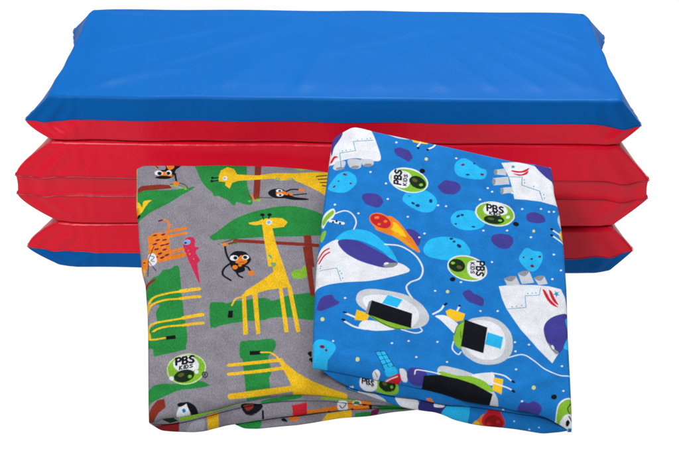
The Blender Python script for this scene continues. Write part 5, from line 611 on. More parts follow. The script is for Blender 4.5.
('p','maroon',0.000,0,[6.01,0.33,6.0,0.32,5.98,0.31,5.95,0.3,5.92,0.31,5.89,0.33,5.88,0.35,5.89,0.36,5.92,0.38,5.95,0.38,5.98,0.37,6.0,0.35]),
('p','white',0.000,1,[6.27,0.64,6.59,0.67,6.6,0.26,6.32,0.31]),
('s','ink',0.028,1,[6.43,0.61,6.6,0.56,6.45,0.42,6.6,0.37]),
('p','white',0.000,1,[6.29,0.73,6.51,0.76,6.67,0.62,6.62,0.32,6.38,0.32]),
('s','ink',0.035,1,[6.45,0.67,6.58,0.59,6.45,0.41,6.35,0.53]),
('p','orange',0.000,1,[6.67,0.69,7.13,0.73,7.49,0.58,7.46,0.25,7.13,0.2,6.71,0.29]),
('p','white',0.000,0,[7.14,0.58,7.13,0.55,7.12,0.52,7.1,0.5,7.07,0.48,7.04,0.46,7.0,0.46,6.97,0.46,6.93,0.46,6.89,0.48,6.86,0.5,6.84,0.52,6.81,0.55,6.8,0.58,6.8,0.61,6.8,0.64,6.81,0.66,6.83,0.69,6.86,0.71,6.89,0.72,6.93,0.73,6.97,0.73,7.0,0.72,7.04,0.71,7.07,0.69,7.1,0.66,7.12,0.64,7.13,0.61]),
('p','green',0.000,0,[7.08,0.6,7.07,0.58,7.07,0.57,7.05,0.55,7.04,0.54,7.01,0.53,6.99,0.52,6.97,0.52,6.94,0.53,6.92,0.54,6.9,0.55,6.88,0.57,6.87,0.58,6.86,0.6,6.86,0.62,6.86,0.64,6.87,0.66,6.88,0.68,6.9,0.69,6.92,0.7,6.94,0.7,6.97,0.7,6.99,0.7,7.01,0.69,7.03,0.68,7.05,0.66,7.07,0.64,7.07,0.63]),
('p','maroon',0.000,0,[7.35,0.46,7.35,0.45,7.34,0.43,7.33,0.42,7.32,0.41,7.3,0.4,7.28,0.4,7.26,0.4,7.24,0.4,7.22,0.41,7.2,0.42,7.19,0.43,7.18,0.45,7.17,0.46,7.17,0.48,7.17,0.49,7.18,0.51,7.19,0.52,7.2,0.53,7.22,0.53,7.24,0.54,7.26,0.54,7.28,0.53,7.3,0.53,7.32,0.52,7.33,0.5,7.34,0.49,7.35,0.48]),
('p','maroon',0.000,0,[6.87,0.3,6.86,0.28,6.84,0.26,6.81,0.26,6.77,0.27,6.75,0.29,6.74,0.31,6.75,0.33,6.77,0.35,6.81,0.35,6.84,0.34,6.86,0.32]),
('p','ink',0.000,0,[7.42,0.48,7.55,0.47,7.55,0.2,7.46,0.21]),
('p','grey2',0.000,0,[7.55,0.47,8.37,0.47,8.37,0.24,7.55,0.26]),
('p','green',0.000,0,[7.72,0.4,8.43,0.43,8.77,0.1,7.85,0.14]),
('p','yellow',0.000,0,[6.16,0.21,6.68,0.17,6.68,-0.14,6.16,-0.17]),
('p','green',0.000,1,[6.94,0.12,7.52,0.13,7.46,-0.05,7.0,-0.09]),
('p','maroon',0.000,0,[7.52,0.17,7.85,0.21,7.72,-0.04,7.46,-0.05]),
('p','lime',0.000,0,[5.64,0.97,6.55,0.85,7.06,0.66,6.55,0.76,5.64,0.88]),
 ])
# ------------------------------------------------------------------ helpers
def lin(c):
    c = np.asarray(c, float) / 255.0
    return np.where(c <= 0.04045, c / 12.92, ((c + 0.055) / 1.055) ** 2.4)

def link(o, parent=None):
    COL.objects.link(o)
    if parent is not None:
        o.parent = parent
    return o

def tag(o, label=None, cat=None, kind=None, group=None):
    if label: o['label'] = label
    if cat: o['category'] = cat
    if kind: o['kind'] = kind
    if group: o['group'] = group

def empty(name, loc):
    o = bpy.data.objects.new(name, None)
    o.empty_display_size = 0.05
    o.location = loc
    return link(o)

def grid_mesh(name, P, mat, parent, col=None, closed=False, flip=False):
    """P: (rows, cols, 3) metres in world space; col: (rows, cols, 3) linear colour."""
    r, c = P.shape[:2]
    idx = np.arange(r * c).reshape(r, c)
    a, b = idx[:-1, :-1], idx[:-1, 1:]
    d, e = idx[1:, :-1], idx[1:, 1:]
    F = np.stack([a, b, e, d], -1).reshape(-1, 4)
    if closed:
        F2 = np.stack([idx[:-1, -1], idx[:-1, 0], idx[1:, 0], idx[1:, -1]], -1)
        F = np.concatenate([F, F2])
    if flip: F = F[:, ::-1]
    return raw_mesh(name, P.reshape(-1, 3), F, mat, parent, None if col is None else col.reshape(-1, 3))

def raw_mesh(name, V, F, mat, parent, col=None, smooth=True):
    me = bpy.data.meshes.new(name)
    off = np.zeros(3); q = parent
    while q is not None:
        off = off + np.array(q.location); q = q.parent
    V = (V - off).astype(np.float32)
    me.vertices.add(len(V)); me.vertices.foreach_set('co', V.ravel())
    F = np.ascontiguousarray(F, dtype=np.int32)
    me.loops.add(F.size); me.loops.foreach_set('vertex_index', F.ravel())
    me.polygons.add(len(F))
    me.polygons.foreach_set('loop_start', np.arange(0, F.size, F.shape[1], dtype=np.int32))
    if smooth: me.polygons.foreach_set('use_smooth', np.ones(len(F), dtype=bool))
    if col is not None:
        at = me.color_attributes.new('print', 'FLOAT_COLOR', 'POINT')
        rgba = np.ones((len(V), 4), np.float32); rgba[:, :3] = col
        at.data.foreach_set('color', rgba.ravel())
    me.update(calc_edges=True); me.validate()
    me.materials.append(mat)
    o = bpy.data.objects.new(name, me)
    return link(o, parent)

# ------------------------------------------------------------------ print rasteriser (dyes a cloth's vertices)
def smooth_closed(p, n=5):
    p = np.asarray(p); out = []
    N = len(p)
    for i in range(N):
        a, b, c, d = p[i - 1], p[i], p[(i + 1) % N], p[(i + 2) % N]
        for t in np.arange(n) / n:
            out.append(.5 * (2 * b + (c - a) * t + (2 * a - 5 * b + 4 * c - d) * t * t + (3 * b - a - 3 * c + d) * t ** 3))
    return np.array(out)

def smooth_open(p, n=6):
    p = np.asarray(p)
    if len(p) < 3: return p
    q = np.vstack([2 * p[0] - p[1], p, 2 * p[-1] - p[-2]]); out = []
    for i in range(1, len(q) - 2):
        a, b, c, d = q[i - 1:i + 3]
        for t in np.arange(n) / n:
            out.append(.5 * (2 * b + (c - a) * t + (2 * a - 5 * b + 4 * c - d) * t * t + (3 * b - a - 3 * c + d) * t ** 3))
    out.append(p[-1])
    return np.array(out)

class Canvas:
    def __init__(s, x0, y0, x1, y1, res, bg):
        s.x0, s.y0, s.res = x0, y0, res
        s.w, s.h = int((x1 - x0) * res), int((y1 - y0) * res)
        s.a = np.empty((s.h, s.w, 3)); s.a[:] = lin(bg)
    def draw(s, kind, col, pts, width, sm):
        pts = np.asarray(pts, float).reshape(-1, 2)
        if kind == 'p':
            if sm: pts = smooth_closed(pts)
            pad = .05
        else:
            if sm: pts = smooth_open(pts)
            pad = width + .05
        lo, hi = pts.min(0) - pad, pts.max(0) + pad
        i0, i1 = max(0, int((lo[0] - s.x0) * s.res)), min(s.w, int((hi[0] - s.x0) * s.res) + 2)
        j0, j1 = max(0, int((lo[1] - s.y0) * s.res)), min(s.h, int((hi[1] - s.y0) * s.res) + 2)
        if i1 <= i0 or j1 <= j0: return
        X, Y = np.meshgrid(s.x0 + (np.arange(i0, i1) + .5) / s.res, s.y0 + (np.arange(j0, j1) + .5) / s.res)
        D = np.full(X.shape, 1e9); inside = np.zeros(X.shape, bool)
        n = len(pts)
        for k in range(n if kind == 'p' else n - 1):
            ax, ay = pts[k]; bx, by = pts[(k + 1) % n]
            dx, dy = bx - ax, by - ay
            L = dx * dx + dy * dy + 1e-12
            t = np.clip(((X - ax) * dx + (Y - ay) * dy) / L, 0, 1)
            D = np.minimum(D, (X - ax - t * dx) ** 2 + (Y - ay - t * dy) ** 2)
            if kind == 'p' and ay != by:
                cr = ((Y >= ay) != (Y >= by)) & (X < ax + (Y - ay) * dx / dy)
                inside ^= cr
        D = np.sqrt(D)
        sd = np.where(inside, -D, D) if kind == 'p' else D - width / 2
        al = np.clip(.5 - sd * s.res * .6, 0, 1)[..., None]
        reg = s.a[j0:j1, i0:i1]
        reg[:] = reg * (1 - al) + lin(PAL[col]) * al
    def sample(s, u, v):
        x = np.clip((u - s.x0) * s.res - .5, 0, s.w - 1.001); y = np.clip((v - s.y0) * s.res - .5, 0, s.h - 1.001)
        i, j = x.astype(int), y.astype(int); fx, fy = (x - i)[..., None], (y - j)[..., None]
        a = s.a
        return (a[j, i] * (1 - fx) + a[j, i + 1] * fx) * (1 - fy) + (a[j + 1, i] * (1 - fx) + a[j + 1, i + 1] * fx) * fy

def dye(shapes, box, bg, res=80):
    c = Canvas(*box, res, bg)
    for kind, ci, w, sm, pts in shapes:
        c.draw(kind, ci, pts, w, sm)
    return c

def resample(p, n, rnd=0.0):
    """Evenly spaced points on a polyline, softened a little."""
    p = np.asarray(p, float)
    d = np.r_[0, np.cumsum(np.linalg.norm(np.diff(p, axis=0), axis=1))]
    t = np.linspace(0, d[-1], n)
    q = np.stack([np.interp(t, d, p[:, k]) for k in range(p.shape[1])], -1)
    k = max(1, int(n * .02))
    ker = np.hanning(2 * k + 3)[1:-1]; ker /= ker.sum()
    pad = np.pad(q, ((k, k), (0, 0)), mode='reflect', reflect_type='odd')
    q = np.stack([np.convolve(pad[:, m], ker, 'valid') for m in range(p.shape[1])], -1)
    return q

def wavy(U, V, seed, n, lo, hi):
    r = np.random.default_rng(seed); h = np.zeros_like(U)
    for _ in range(n):
        a = r.uniform(0, 2 * math.pi); f = math.exp(r.uniform(math.log(lo), math.log(hi)))
        h += np.sin(2 * math.pi * f * (U * math.cos(a) + V * math.sin(a)) + r.uniform(0, 7)) / f
    return h * lo / n

def ridges(U, V, items):
    """soft creases: (u0,v0,u1,v1,half width,height)"""
    h = np.zeros_like(U)
    for u0, v0, u1, v1, w, a in items:
        dx, dy = u1 - u0, v1 - v0; L = math.hypot(dx, dy)
        t = ((U - u0) * dx + (V - v0) * dy) / L / L
        s = ((U - u0) * dy - (V - v0) * dx) / L
        h += a * np.exp(-(s / w) ** 2) * np.exp(-np.clip(np.abs(t - .5) - .3, 0, None) ** 2 * 14)
    return h

# ------------------------------------------------------------------ materials
def new_mat(name):
    m = bpy.data.materials.new(name); m.use_nodes = True
    nt = m.node_tree; b = nt.nodes['Principled BSDF']
    return m, nt, b

def cloth_material(name, gain, weave):
    m, nt, b = new_mat(name); N, Lk = nt.nodes, nt.links
    ca = N.new('ShaderNodeVertexColor'); ca.layer_name = 'print'
    tc = N.new('ShaderNodeTexCoord')
    n1 = N.new('ShaderNodeTexNoise'); n1.inputs['Scale'].default_value = 900; n1.inputs['Detail'].default_value = 3
    n2 = N.new('ShaderNodeTexNoise'); n2.inputs['Scale'].default_value = 70; n2.inputs['Detail'].default_value = 4
    n3 = N.new('ShaderNodeTexNoise'); n3.inputs['Scale'].default_value = 2600; n3.inputs['Detail'].default_value = 1
    mp = N.new('ShaderNodeMapping'); mp.inputs['Rotation'].default_value = (.4, 0, math.radians(52)); mp.inputs['Scale'].default_value = (1.5, .42, 1)
    Lk.new(tc.outputs['Object'], mp.inputs[0]); Lk.new(mp.outputs[0], n1.inputs['Vector'])
    for n in (n2, n3): Lk.new(tc.outputs['Object'], n.inputs['Vector'])
    mr = N.new('ShaderNodeMapRange'); mr.inputs[1].default_value = .3; mr.inputs[2].default_value = .7
    mr.inputs[3].default_value = gain * (1 - weave); mr.inputs[4].default_value = gain * (1 + weave)
    Lk.new(n1.outputs['Fac'], mr.inputs[0])
    mr2 = N.new('ShaderNodeMapRange'); mr2.inputs[1].default_value = .3; mr2.inputs[2].default_value = .7
    mr2.inputs[3].default_value = .88; mr2.inputs[4].default_value = 1.09
    Lk.new(n2.outputs['Fac'], mr2.inputs[0])
    mu = N.new('ShaderNodeMath'); mu.operation = 'MULTIPLY'
    Lk.new(mr.outputs[0], mu.inputs[0]); Lk.new(mr2.outputs[0], mu.inputs[1])
    vm = N.new('ShaderNodeVectorMath'); vm.operation = 'SCALE'
    Lk.new(ca.outputs['Color'], vm.inputs[0]); Lk.new(mu.outputs[0], vm.inputs['Scale'])
    # pale fibre ends of the flannel nap
    mr3 = N.new('ShaderNodeMapRange'); mr3.inputs[1].default_value = .56; mr3.inputs[2].default_value = .8
    mr3.inputs[3].default_value = 0; mr3.inputs[4].default_value = .10
    Lk.new(n3.outputs['Fac'], mr3.inputs[0])
    mx = N.new('ShaderNodeMix'); mx.data_type = 'RGBA'
    Lk.new(mr3.outputs[0], mx.inputs['Factor']); Lk.new(vm.outputs[0], mx.inputs['A']); mx.inputs['B'].default_value = (.10, .13, .18, 1)
    Lk.new(mx.outputs['Result'], b.inputs['Base Color'])
    b.inputs['Roughness'].default_value = .95
    b.inputs['Specular IOR Level'].default_value = .03
    b.inputs['Sheen Weight'].default_value = .02; b.inputs['Sheen Roughness'].default_value = .5
    ad = N.new('ShaderNodeMath'); ad.operation = 'ADD'
    Lk.new(n1.outputs['Fac'], ad.inputs[0]); Lk.new(n2.outputs['Fac'], ad.inputs[1])
    bp = N.new('ShaderNodeBump'); bp.inputs['Strength'].default_value = .35; bp.inputs['Distance'].default_value = .0009
    Lk.new(ad.outputs[0], bp.inputs['Height']); Lk.new(bp.outputs[0], b.inputs['Normal'])
    return m

def vinyl_material(name, rgb, rough=.38, spec=.35):
    m, nt, b = new_mat(name); N, Lk = nt.nodes, nt.links
    tc = N.new('ShaderNodeTexCoord')
    n1 = N.new('ShaderNodeTexNoise'); n1.inputs['Scale'].default_value = 9; n1.inputs['Detail'].default_value = 5
    n2 = N.new('ShaderNodeTexNoise'); n2.inputs['Scale'].default_value = 1400; n2.inputs['Detail'].default_value = 2
    n4 = N.new('ShaderNodeTexNoise'); n4.inputs['Scale'].default_value = 28; n4.inputs['Detail'].default_value = 3
    mp = N.new('ShaderNodeMapping'); mp.inputs['Scale'].default_value = (1.6, .5, 1)
    Lk.new(tc.outputs['Object'], mp.inputs[0])
    for n in (n1, n2): Lk.new(tc.outputs['Object'], n.inputs['Vector'])
    Lk.new(mp.outputs[0], n4.inputs['Vector'])
    c = lin(rgb)
    mx = N.new('ShaderNodeMix'); mx.data_type = 'RGBA'
    mx.inputs['A'].default_value = (*(c * .93), 1); mx.inputs['B'].default_value = (*np.minimum(c * 1.07, 1), 1)
    Lk.new(n1.outputs['Fac'], mx.inputs['Factor']); Lk.new(mx.outputs['Result'], b.inputs['Base Color'])
    rr = N.new('ShaderNodeMapRange'); rr.inputs[3].default_value = rough - .06; rr.inputs[4].default_value = rough + .08
    Lk.new(n4.outputs['Fac'], rr.inputs[0]); Lk.new(rr.outputs[0], b.inputs['Roughness'])
    b.inputs['Specular IOR Level'].default_value = spec
    b1 = N.new('ShaderNodeBump'); b1.inputs['Strength'].default_value = .12; b1.inputs['Distance'].default_value = .0003
    Lk.new(n2.outputs['Fac'], b1.inputs['Height'])
    b2 = N.new('ShaderNodeBump'); b2.inputs['Strength'].default_value = .22; b2.inputs['Distance'].default_value = .006
    Lk.new(n4.outputs['Fac'], b2.inputs['Height']); Lk.new(b1.outputs[0], b2.inputs['Normal'])
    Lk.new(b2.outputs[0], b.inputs['Normal'])
    return m

GAIN = .44
M_CLOTH = cloth_material('printed_flannel', GAIN, .12)
M_CLOTH_GREY = cloth_material('printed_flannel_grey', GAIN * .93, .26)
M_BLUE = vinyl_material('blue_vinyl', (0, 71, 134), .46, .05)
M_RED = vinyl_material('red_vinyl', (178, 5, 32), .34, .2)
M_PIPE_R = vinyl_material('dark_red_piping', (132, 6, 26), .4)
M_STRIP = vinyl_material('dark_red_vinyl', (176, 6, 32), .35, .24)

# ------------------------------------------------------------------ ground: white sheet, emission added to keep it blank white without shadows
m, nt, b = new_mat('glowing_white_ground')
b.inputs['Base Color'].default_value = (.2, .2, .2, 1); b.inputs['Roughness'].default_value = .9; b.inputs['Specular IOR Level'].default_value = 0
b.inputs['Emission Color'].default_value = (1, 1, 1, 1); b.inputs['Emission Strength'].default_value = 1.0
nz = nt.nodes.new('ShaderNodeTexNoise'); nz.inputs['Scale'].default_value = 3
mr = nt.nodes.new('ShaderNodeMapRange'); mr.inputs[3].default_value = .02; mr.inputs[4].default_value = .03
nt.links.new(nz.outputs['Fac'], mr.inputs[0]); nt.links.new(mr.outputs[0], b.inputs['Base Color'])
g = raw_mesh('ground', np.array([[-14, -6, -.002], [14, -6, -.002], [14, 40, -.002], [-14, 40, -.002]], float), np.array([[0, 1, 2, 3]]), m, None, smooth=False)
tag(g, kind='structure')

# ------------------------------------------------------------------ folding mat
MAT = empty('folding_mat', (0, 6 * IN, 0))
tag(MAT, 'folded blue and red vinyl rest mat stacked behind the two blankets', 'rest mat')

def side_axis(n, half, edge):
    """positions along an edge -half..half, denser near both ends"""
    t = np.linspace(-1, 1, n)
    return half * np.sign(t) * (1 - (1 - np.abs(t)) ** 1.35)

def outline(hx, y0, y1):
    """closed loop of (x,y, tag arrays) front-left -> front-right -> back-right -> back-left"""
    xs = side_axis(201, hx, 0)
    ys = (y0 + y1) / 2 + side_axis(121, (y1 - y0) / 2, 0)
    F = np.stack([xs, np.full_like(xs, y0)], -1)[:-1]
    Rr = np.stack([np.full_like(ys, hx), ys], -1)[:-1]
    B = np.stack([xs[::-1], np.full_like(xs, y1)], -1)[:-1]
    Lf = np.stack([np.full_like(ys, -hx), ys[::-1]], -1)[:-1]
    return np.concatenate([F, Rr, B, Lf])

HX, Y0, Y1 = 11.88, 0.0, 12.0
BASE = outline(HX, Y0, Y1)

def loop_at(w, z, ears, dz, inset=0.0, bulge=.16, seed=0):
    """ring of a pad cover at height z; w = 0 at the foam's face edge, 1 at the seam"""
    x, y = BASE[:, 0].copy(), BASE[:, 1].copy()
    onF, onB = np.isclose(y, Y0), np.isclose(y, Y1)
    onL, onR = np.isclose(x, -HX), np.isclose(x, HX)
    zz = np.full_like(x, z)
    dx = np.zeros_like(x); dy = np.zeros_like(x)
    # flat bulge of each side face
    cx = np.clip((HX - np.abs(x)) / 1.5, 0, 1); cyy = np.clip(np.minimum(y - Y0, Y1 - y) / 1.5, 0, 1)
    dy -= np.where(onF, bulge * w * (.5 + .5 * cx), 0); dy += np.where(onB, bulge * w, 0)
    dx -= np.where(onL, bulge * w * (.5 + .5 * cyy), 0); dx += np.where(onR, bulge * w * (.5 + .5 * cyy), 0)
    for (sx, sy, ex, ey, ez) in ears:
        ax, ay = sx * HX, (Y0 if sy < 0 else Y1)
        onx, ony = np.isclose(y, ay), np.isclose(x, ax)
        rng_f = 1.5 * w + .10
        ds = np.where(onx, np.abs(x - ax) / rng_f, 1e9)
        dl = np.where(ony, np.abs(y - ay) / 4.6, 1e9)
        k = np.clip(1 - np.minimum(ds, dl), 0, 1)
        k = np.minimum(np.where(ds < dl, k, k ** 1.25), .95)
        we = w if z > 6.99 else 1 - (1 - w) ** (1.12 if sx > 0 else 1.55)   # pads belly out more at the left end
        dx += sx * ex * k * we; dy += sy * ey * k * we; zz += ez * k * we
        # the seam dips where the cloth is gathered, then rises to the tip
        zz -= (.20 if sx > 0 else .10) * w * np.where(onx, np.exp(-((np.abs(x - ax) - .55) / .42) ** 2), 0)
        gx = np.abs(x - ax)
        dy -= sy * w * (.5 + .5 * (1 - w)) * -np.where(onx, .11 * np.sin(2 * math.pi * gx / (.62 + .1 * sx) + sx + seed) * np.exp(-(gx / 1.25) ** 2) * np.clip(gx / .3, 0, 1), 0)
        gy = np.abs(y - ay)
        dx += sx * w * np.where(ony, .015 * np.sin(2 * math.pi * gy / .8 + sy + seed) * np.exp(-(gy / 2.2) ** 2) * np.clip(gy / .3, 0, 1), 0)
        # soft face corner
        q = np.clip(1 - np.where(onx, np.abs(x - ax), np.where(ony, np.abs(y - ay), 9)) / 1.1, 0, 1) ** 2
        dx -= sx * .14 * q * (1 - w); dy -= sy * .12 * q * (1 - w)
    # inset towards the middle for the rounded face edge
    ix = x * inset / HX; iy = (6 - y) * inset / 6
    r = np.random.default_rng(seed)
    wob = np.zeros_like(x)
    for _ in range(9):
        f = r.uniform(.1, 1.6); wob += np.sin(f * (x + 1.7 * y) + r.uniform(0, 7) + r.uniform(-1.6, 1.6) * z) / 9
    dy += np.where(onF | onB, wob * .15 * (1 - w * .5), 0); dx += np.where(onL | onR, wob * .07, 0)
    zz += wob * .05 * w
    return np.stack([x + dx - ix, y + dy + iy, zz + dz(x, y)], -1)

def shell(name, mat, parent, z_seam, z_face, ears, dz, seed, creases, bands=None, wexp=1.0):
    """half a pad cover: seam ring up (or down) to the face, face closed with a wrinkled sheet"""
    up = 1 if z_face > z_seam else -1
    rings = []
    rr = .16
    H = abs(z_face - z_seam)
    for t in np.linspace(0, 1, 15):
        hgt = (H - rr) * t
        w = (1 - hgt / H) ** wexp
        rings.append(loop_at(w, z_seam + up * hgt, ears, dz, seed=seed))
    for a in np.linspace(15, 90, 6):
        a = math.radians(a)
        rings.append(loop_at(rr / H * (1 - a / 1.571) , z_seam + up * (H - rr + rr * math.sin(a)), ears, dz, inset=rr * (1 - math.cos(a)), seed=seed))
    R = np.stack(rings)
    n = R.shape[1]
    # gather creases running down the side walls near the corners
    V = R.reshape(-1, 3); last = (len(rings) - 1) * n
    idx = np.arange(len(V)).reshape(len(rings), n)
    F = [np.stack([idx[:-1], np.roll(idx, -1, 1)[:-1], np.roll(idx, -1, 1)[1:], idx[1:]], -1).reshape(-1, 4)]
    # the face: a grid across the top bounded by the last ring
    nx, ny = 200, 120
    ring = R[-1]
    fr = ring[0:nx + 1]; rt = ring[nx:nx + ny + 1]; bk = ring[nx + ny:2 * nx + ny + 1][::-1]
    lf = np.vstack([ring[2 * nx + ny:], ring[:1]])[::-1]
    s = (np.arange(nx + 1) / nx)[None, :, None]; t = (np.arange(ny + 1) / ny)[:, None, None]
    G = (1 - t) * fr[None] + t * bk[None] + (1 - s) * lf[:, None] + s * rt[:, None] - ((1 - s) * (1 - t) * fr[0] + s * (1 - t) * fr[-1] + (1 - s) * t * bk[0] + s * t * bk[-1])
    X, Y = G[..., 0], G[..., 1]
    gap = np.minimum(np.minimum(X - X[:, :1], X[:, -1:] - X), np.minimum(Y - Y[:1], Y[-1:] - Y))
    ed = np.clip(gap / 1.6, 0, 1)
    fade = ed * ed * (3 - 2 * ed)
    h = up * .10 * fade + (wavy(X, Y, seed + 5, 12, .05, .35) * .10 + 1.25 * ridges(X, Y, creases)) * np.clip(fade * 1.5, 0, 1)
    G[..., 2] += h
    inner = np.full((ny + 1, nx + 1), -1)
    inner[0, :] = last + np.arange(nx + 1)
    inner[:, -1] = last + nx + np.arange(ny + 1)
    inner[-1, ::-1] = last + nx + ny + np.arange(nx + 1)
    inner[::-1, 0] = last + (2 * nx + ny + np.arange(ny + 1)) % n
    k = len(V)
    inner[1:-1, 1:-1] = k + np.arange((nx - 1) * (ny - 1)).reshape(ny - 1, nx - 1)
    V = np.vstack([V, G[1:-1, 1:-1].reshape(-1, 3)])
    F.append(np.stack([inner[:-1, :-1], inner[:-1, 1:], inner[1:, 1:], inner[1:, :-1]], -1).reshape(-1, 4))
    F = np.concatenate(F)
    if up < 0: F = F[:, ::-1]
    return raw_mesh(name, V * IN, F, mat, parent), R

def tube(name, path, rad, mat, parent, closed=True, k=8):
    p = np.asarray(path); n = len(p)
    tn = np.roll(p, -1, 0) - np.roll(p, 1, 0) if closed else np.gradient(p, axis=0)
    tn /= np.linalg.norm(tn, axis=1)[:, None] + 1e-9
    up = np.array([0, 0, 1.0]); a = np.cross(tn, up); a /= np.linalg.norm(a, axis=1)[:, None] + 1e-9
    b = np.cross(a, tn)
    an = np.arange(k) * 2 * math.pi / k
    P = p[None] + rad * (np.cos(an)[:, None, None] * a[None] + np.sin(an)[:, None, None] * b[None])
    P = np.concatenate([P, P[:1]])
    if closed: P = np.concatenate([P, P[:, :1]], 1)
    return grid_mesh(name, P * IN, mat, parent)

def belt(name, mat, parent, z_lo, z_hi, ears, dz, seed):
    rings = []
    for t in np.linspace(0, 1, 9):
        L = loop_at(1, z_lo + (z_hi - z_lo) * t, [(sx, sy, ex, ey, ez) for sx, sy, ex, ey, ez in ears], dz, bulge=.16 - .09 * math.sin(math.pi * t) ** .6, seed=seed)
        rings.append(L)
    R = np.stack(rings)
    R = np.concatenate([R, R[:, :1]], 1)
    return grid_mesh(name, R * IN, mat, parent), R

flat0 = lambda x, y: 0 * x
CREASE_TOP = [(-9.5, 1.5, -2.5, 9, .35, .05), (-11, 5, -5.5, 8.6, .3, .05), (-10.5, .8, -6.5, 3.4, .4, .05), (-1.5, .3, -.6, 5.5, .35, .06), (-.3, 5.5, 5.2, 9.6, .4, .05), (-.2, 5.2, 1.8, 5.9, .3, .025), (-5, .6, -2.2, 6, .5, .04),
    (2, .5, .4, 5, .45, .04), (4.6, .6, 2.6, 5.4, .4, .06), (6.6, .9, 4.1, 6.8, .3, .06), (8.4, 1.2, 5.2, 7.6, .3, .06), (9.9, 1.8, 6.4, 8.2, .28, .055), (10.8, 3.2, 7.2, 9.2, .28, .05), (11.2, 5.4, 7.4, 10.6, .3, .05), (11.2, 7.4, 8.4, 10.2, .22, .05)]
CREASE_FLAT = [(-8, 2, -3, 9, .6, .03), (3, 2, 8, 9, .6, .03)]

def pad(name, label, z0, zs, z1, mat_top, mat_bot, ears, dz, seed, creases, pipe):
    top, R = shell(name, mat_top, MAT, zs, z1, ears, dz, seed, creases)
    top['label'] = label
    bot, R2 = shell('underside', mat_bot, top, zs - .012, z0, ears, dz, seed, CREASE_FLAT)
    ring = R[0].copy()
    c = ring.mean(0); dirv = ring - c; dirv[:, 2] = 0
    ring += dirv / np.linalg.norm(dirv, axis=1)[:, None] * .02
    tube('seam', ring, .013, pipe, top)
    return top

EAR1 = [(-1, -1, 1.02, -.45, -.20), (1, -1, .80, -.35, -.15), (-1, 1, .85, -.2, .02), (1, 1, .85, -.3, -.05)]
EAR2 = [(-1, -1, 1.68, -.25, -.06), (1, -1, 1.30, -.25, -.06), (-1, 1, 1.2, .1, 0), (1, 1, 1.1, .1, 0)]
EAR3 = [(-1, -1, 1.42, -.35, .12), (1, -1, .85, -.25, .25), (-1, 1, 1.0, .1, .2), (1, 1, .85, .1, .2)]
tilt = lambda k: (lambda x, y: -k * x / 12)

p1 = pad('pad', 'top pad with blue upper cover and red underside', 5.98, 7.0, 8.0, M_BLUE, M_RED, EAR1, tilt(.06), 3, CREASE_TOP, M_BLUE)
p2, Ra = shell('pad', M_RED, MAT, 4.42, 5.96, EAR2, tilt(.04), 8, CREASE_FLAT); p2['label'] = 'thick red middle pad with a hinge strip round its waist'
bel, Rb = belt('hinge_strip', M_STRIP, p2, 3.57, 4.42, EAR2, tilt(.04), 8)
und, Rc = shell('underside', M_RED, p2, 3.56, 2.2, EAR2, tilt(.05), 8, CREASE_FLAT)
for zz in (Ra[0], Rb[0][:-1]):
    ring = zz.copy(); dv = ring - ring.mean(0); dv[:, 2] = 0
    ring += dv / np.linalg.norm(dv, axis=1)[:, None] * .02
    tube('seam', ring, .02, M_PIPE_R, p2)
p3 = pad('pad', 'bottom pad with red upper cover and blue underside', .02, .85, 2.18, M_RED, M_BLUE, EAR3, tilt(.09), 14, CREASE_FLAT, M_RED)

MAT.rotation_euler = (0, 0, math.radians(-.6))   # turned a little, as it stands in the photo
# ------------------------------------------------------------------ blankets
def coons(left, top, right, front, S, T):
    """left/right run front->back, front/top run left->right"""
    n = 600
    Lf, Tp, Rt, Fr = (resample(p, n) for p in (left, top, right, front))
    for a, b in ((Lf, Rt), (Tp, Fr)):
        pass
    c00, c10, c01, c11 = (Lf[0] + Fr[0]) / 2, (Rt[0] + Fr[-1]) / 2, (Lf[-1] + Tp[0]) / 2, (Rt[-1] + Tp[-1]) / 2
    x = np.linspace(0, 1, n)
    def fix(P, a, b):
        return P + (1 - x)[:, None] * (a - P[0]) + x[:, None] * (b - P[-1])
    Lf, Rt, Fr, Tp = fix(Lf, c00, c01), fix(Rt, c10, c11), fix(Fr, c00, c10), fix(Tp, c01, c11)
    at = lambda P, q: np.stack([np.interp(q, x, P[:, 0]), np.interp(q, x, P[:, 1])], -1)
    s, t = S[..., None], T[..., None]
    return (1 - t) * at(Fr, S) + t * at(Tp, S) + (1 - s) * at(Lf, T) + s * at(Rt, T) - ((1 - s) * (1 - t) * c00 + s * (1 - t) * c10 + (1 - s) * t * c01 + s * t * c11)

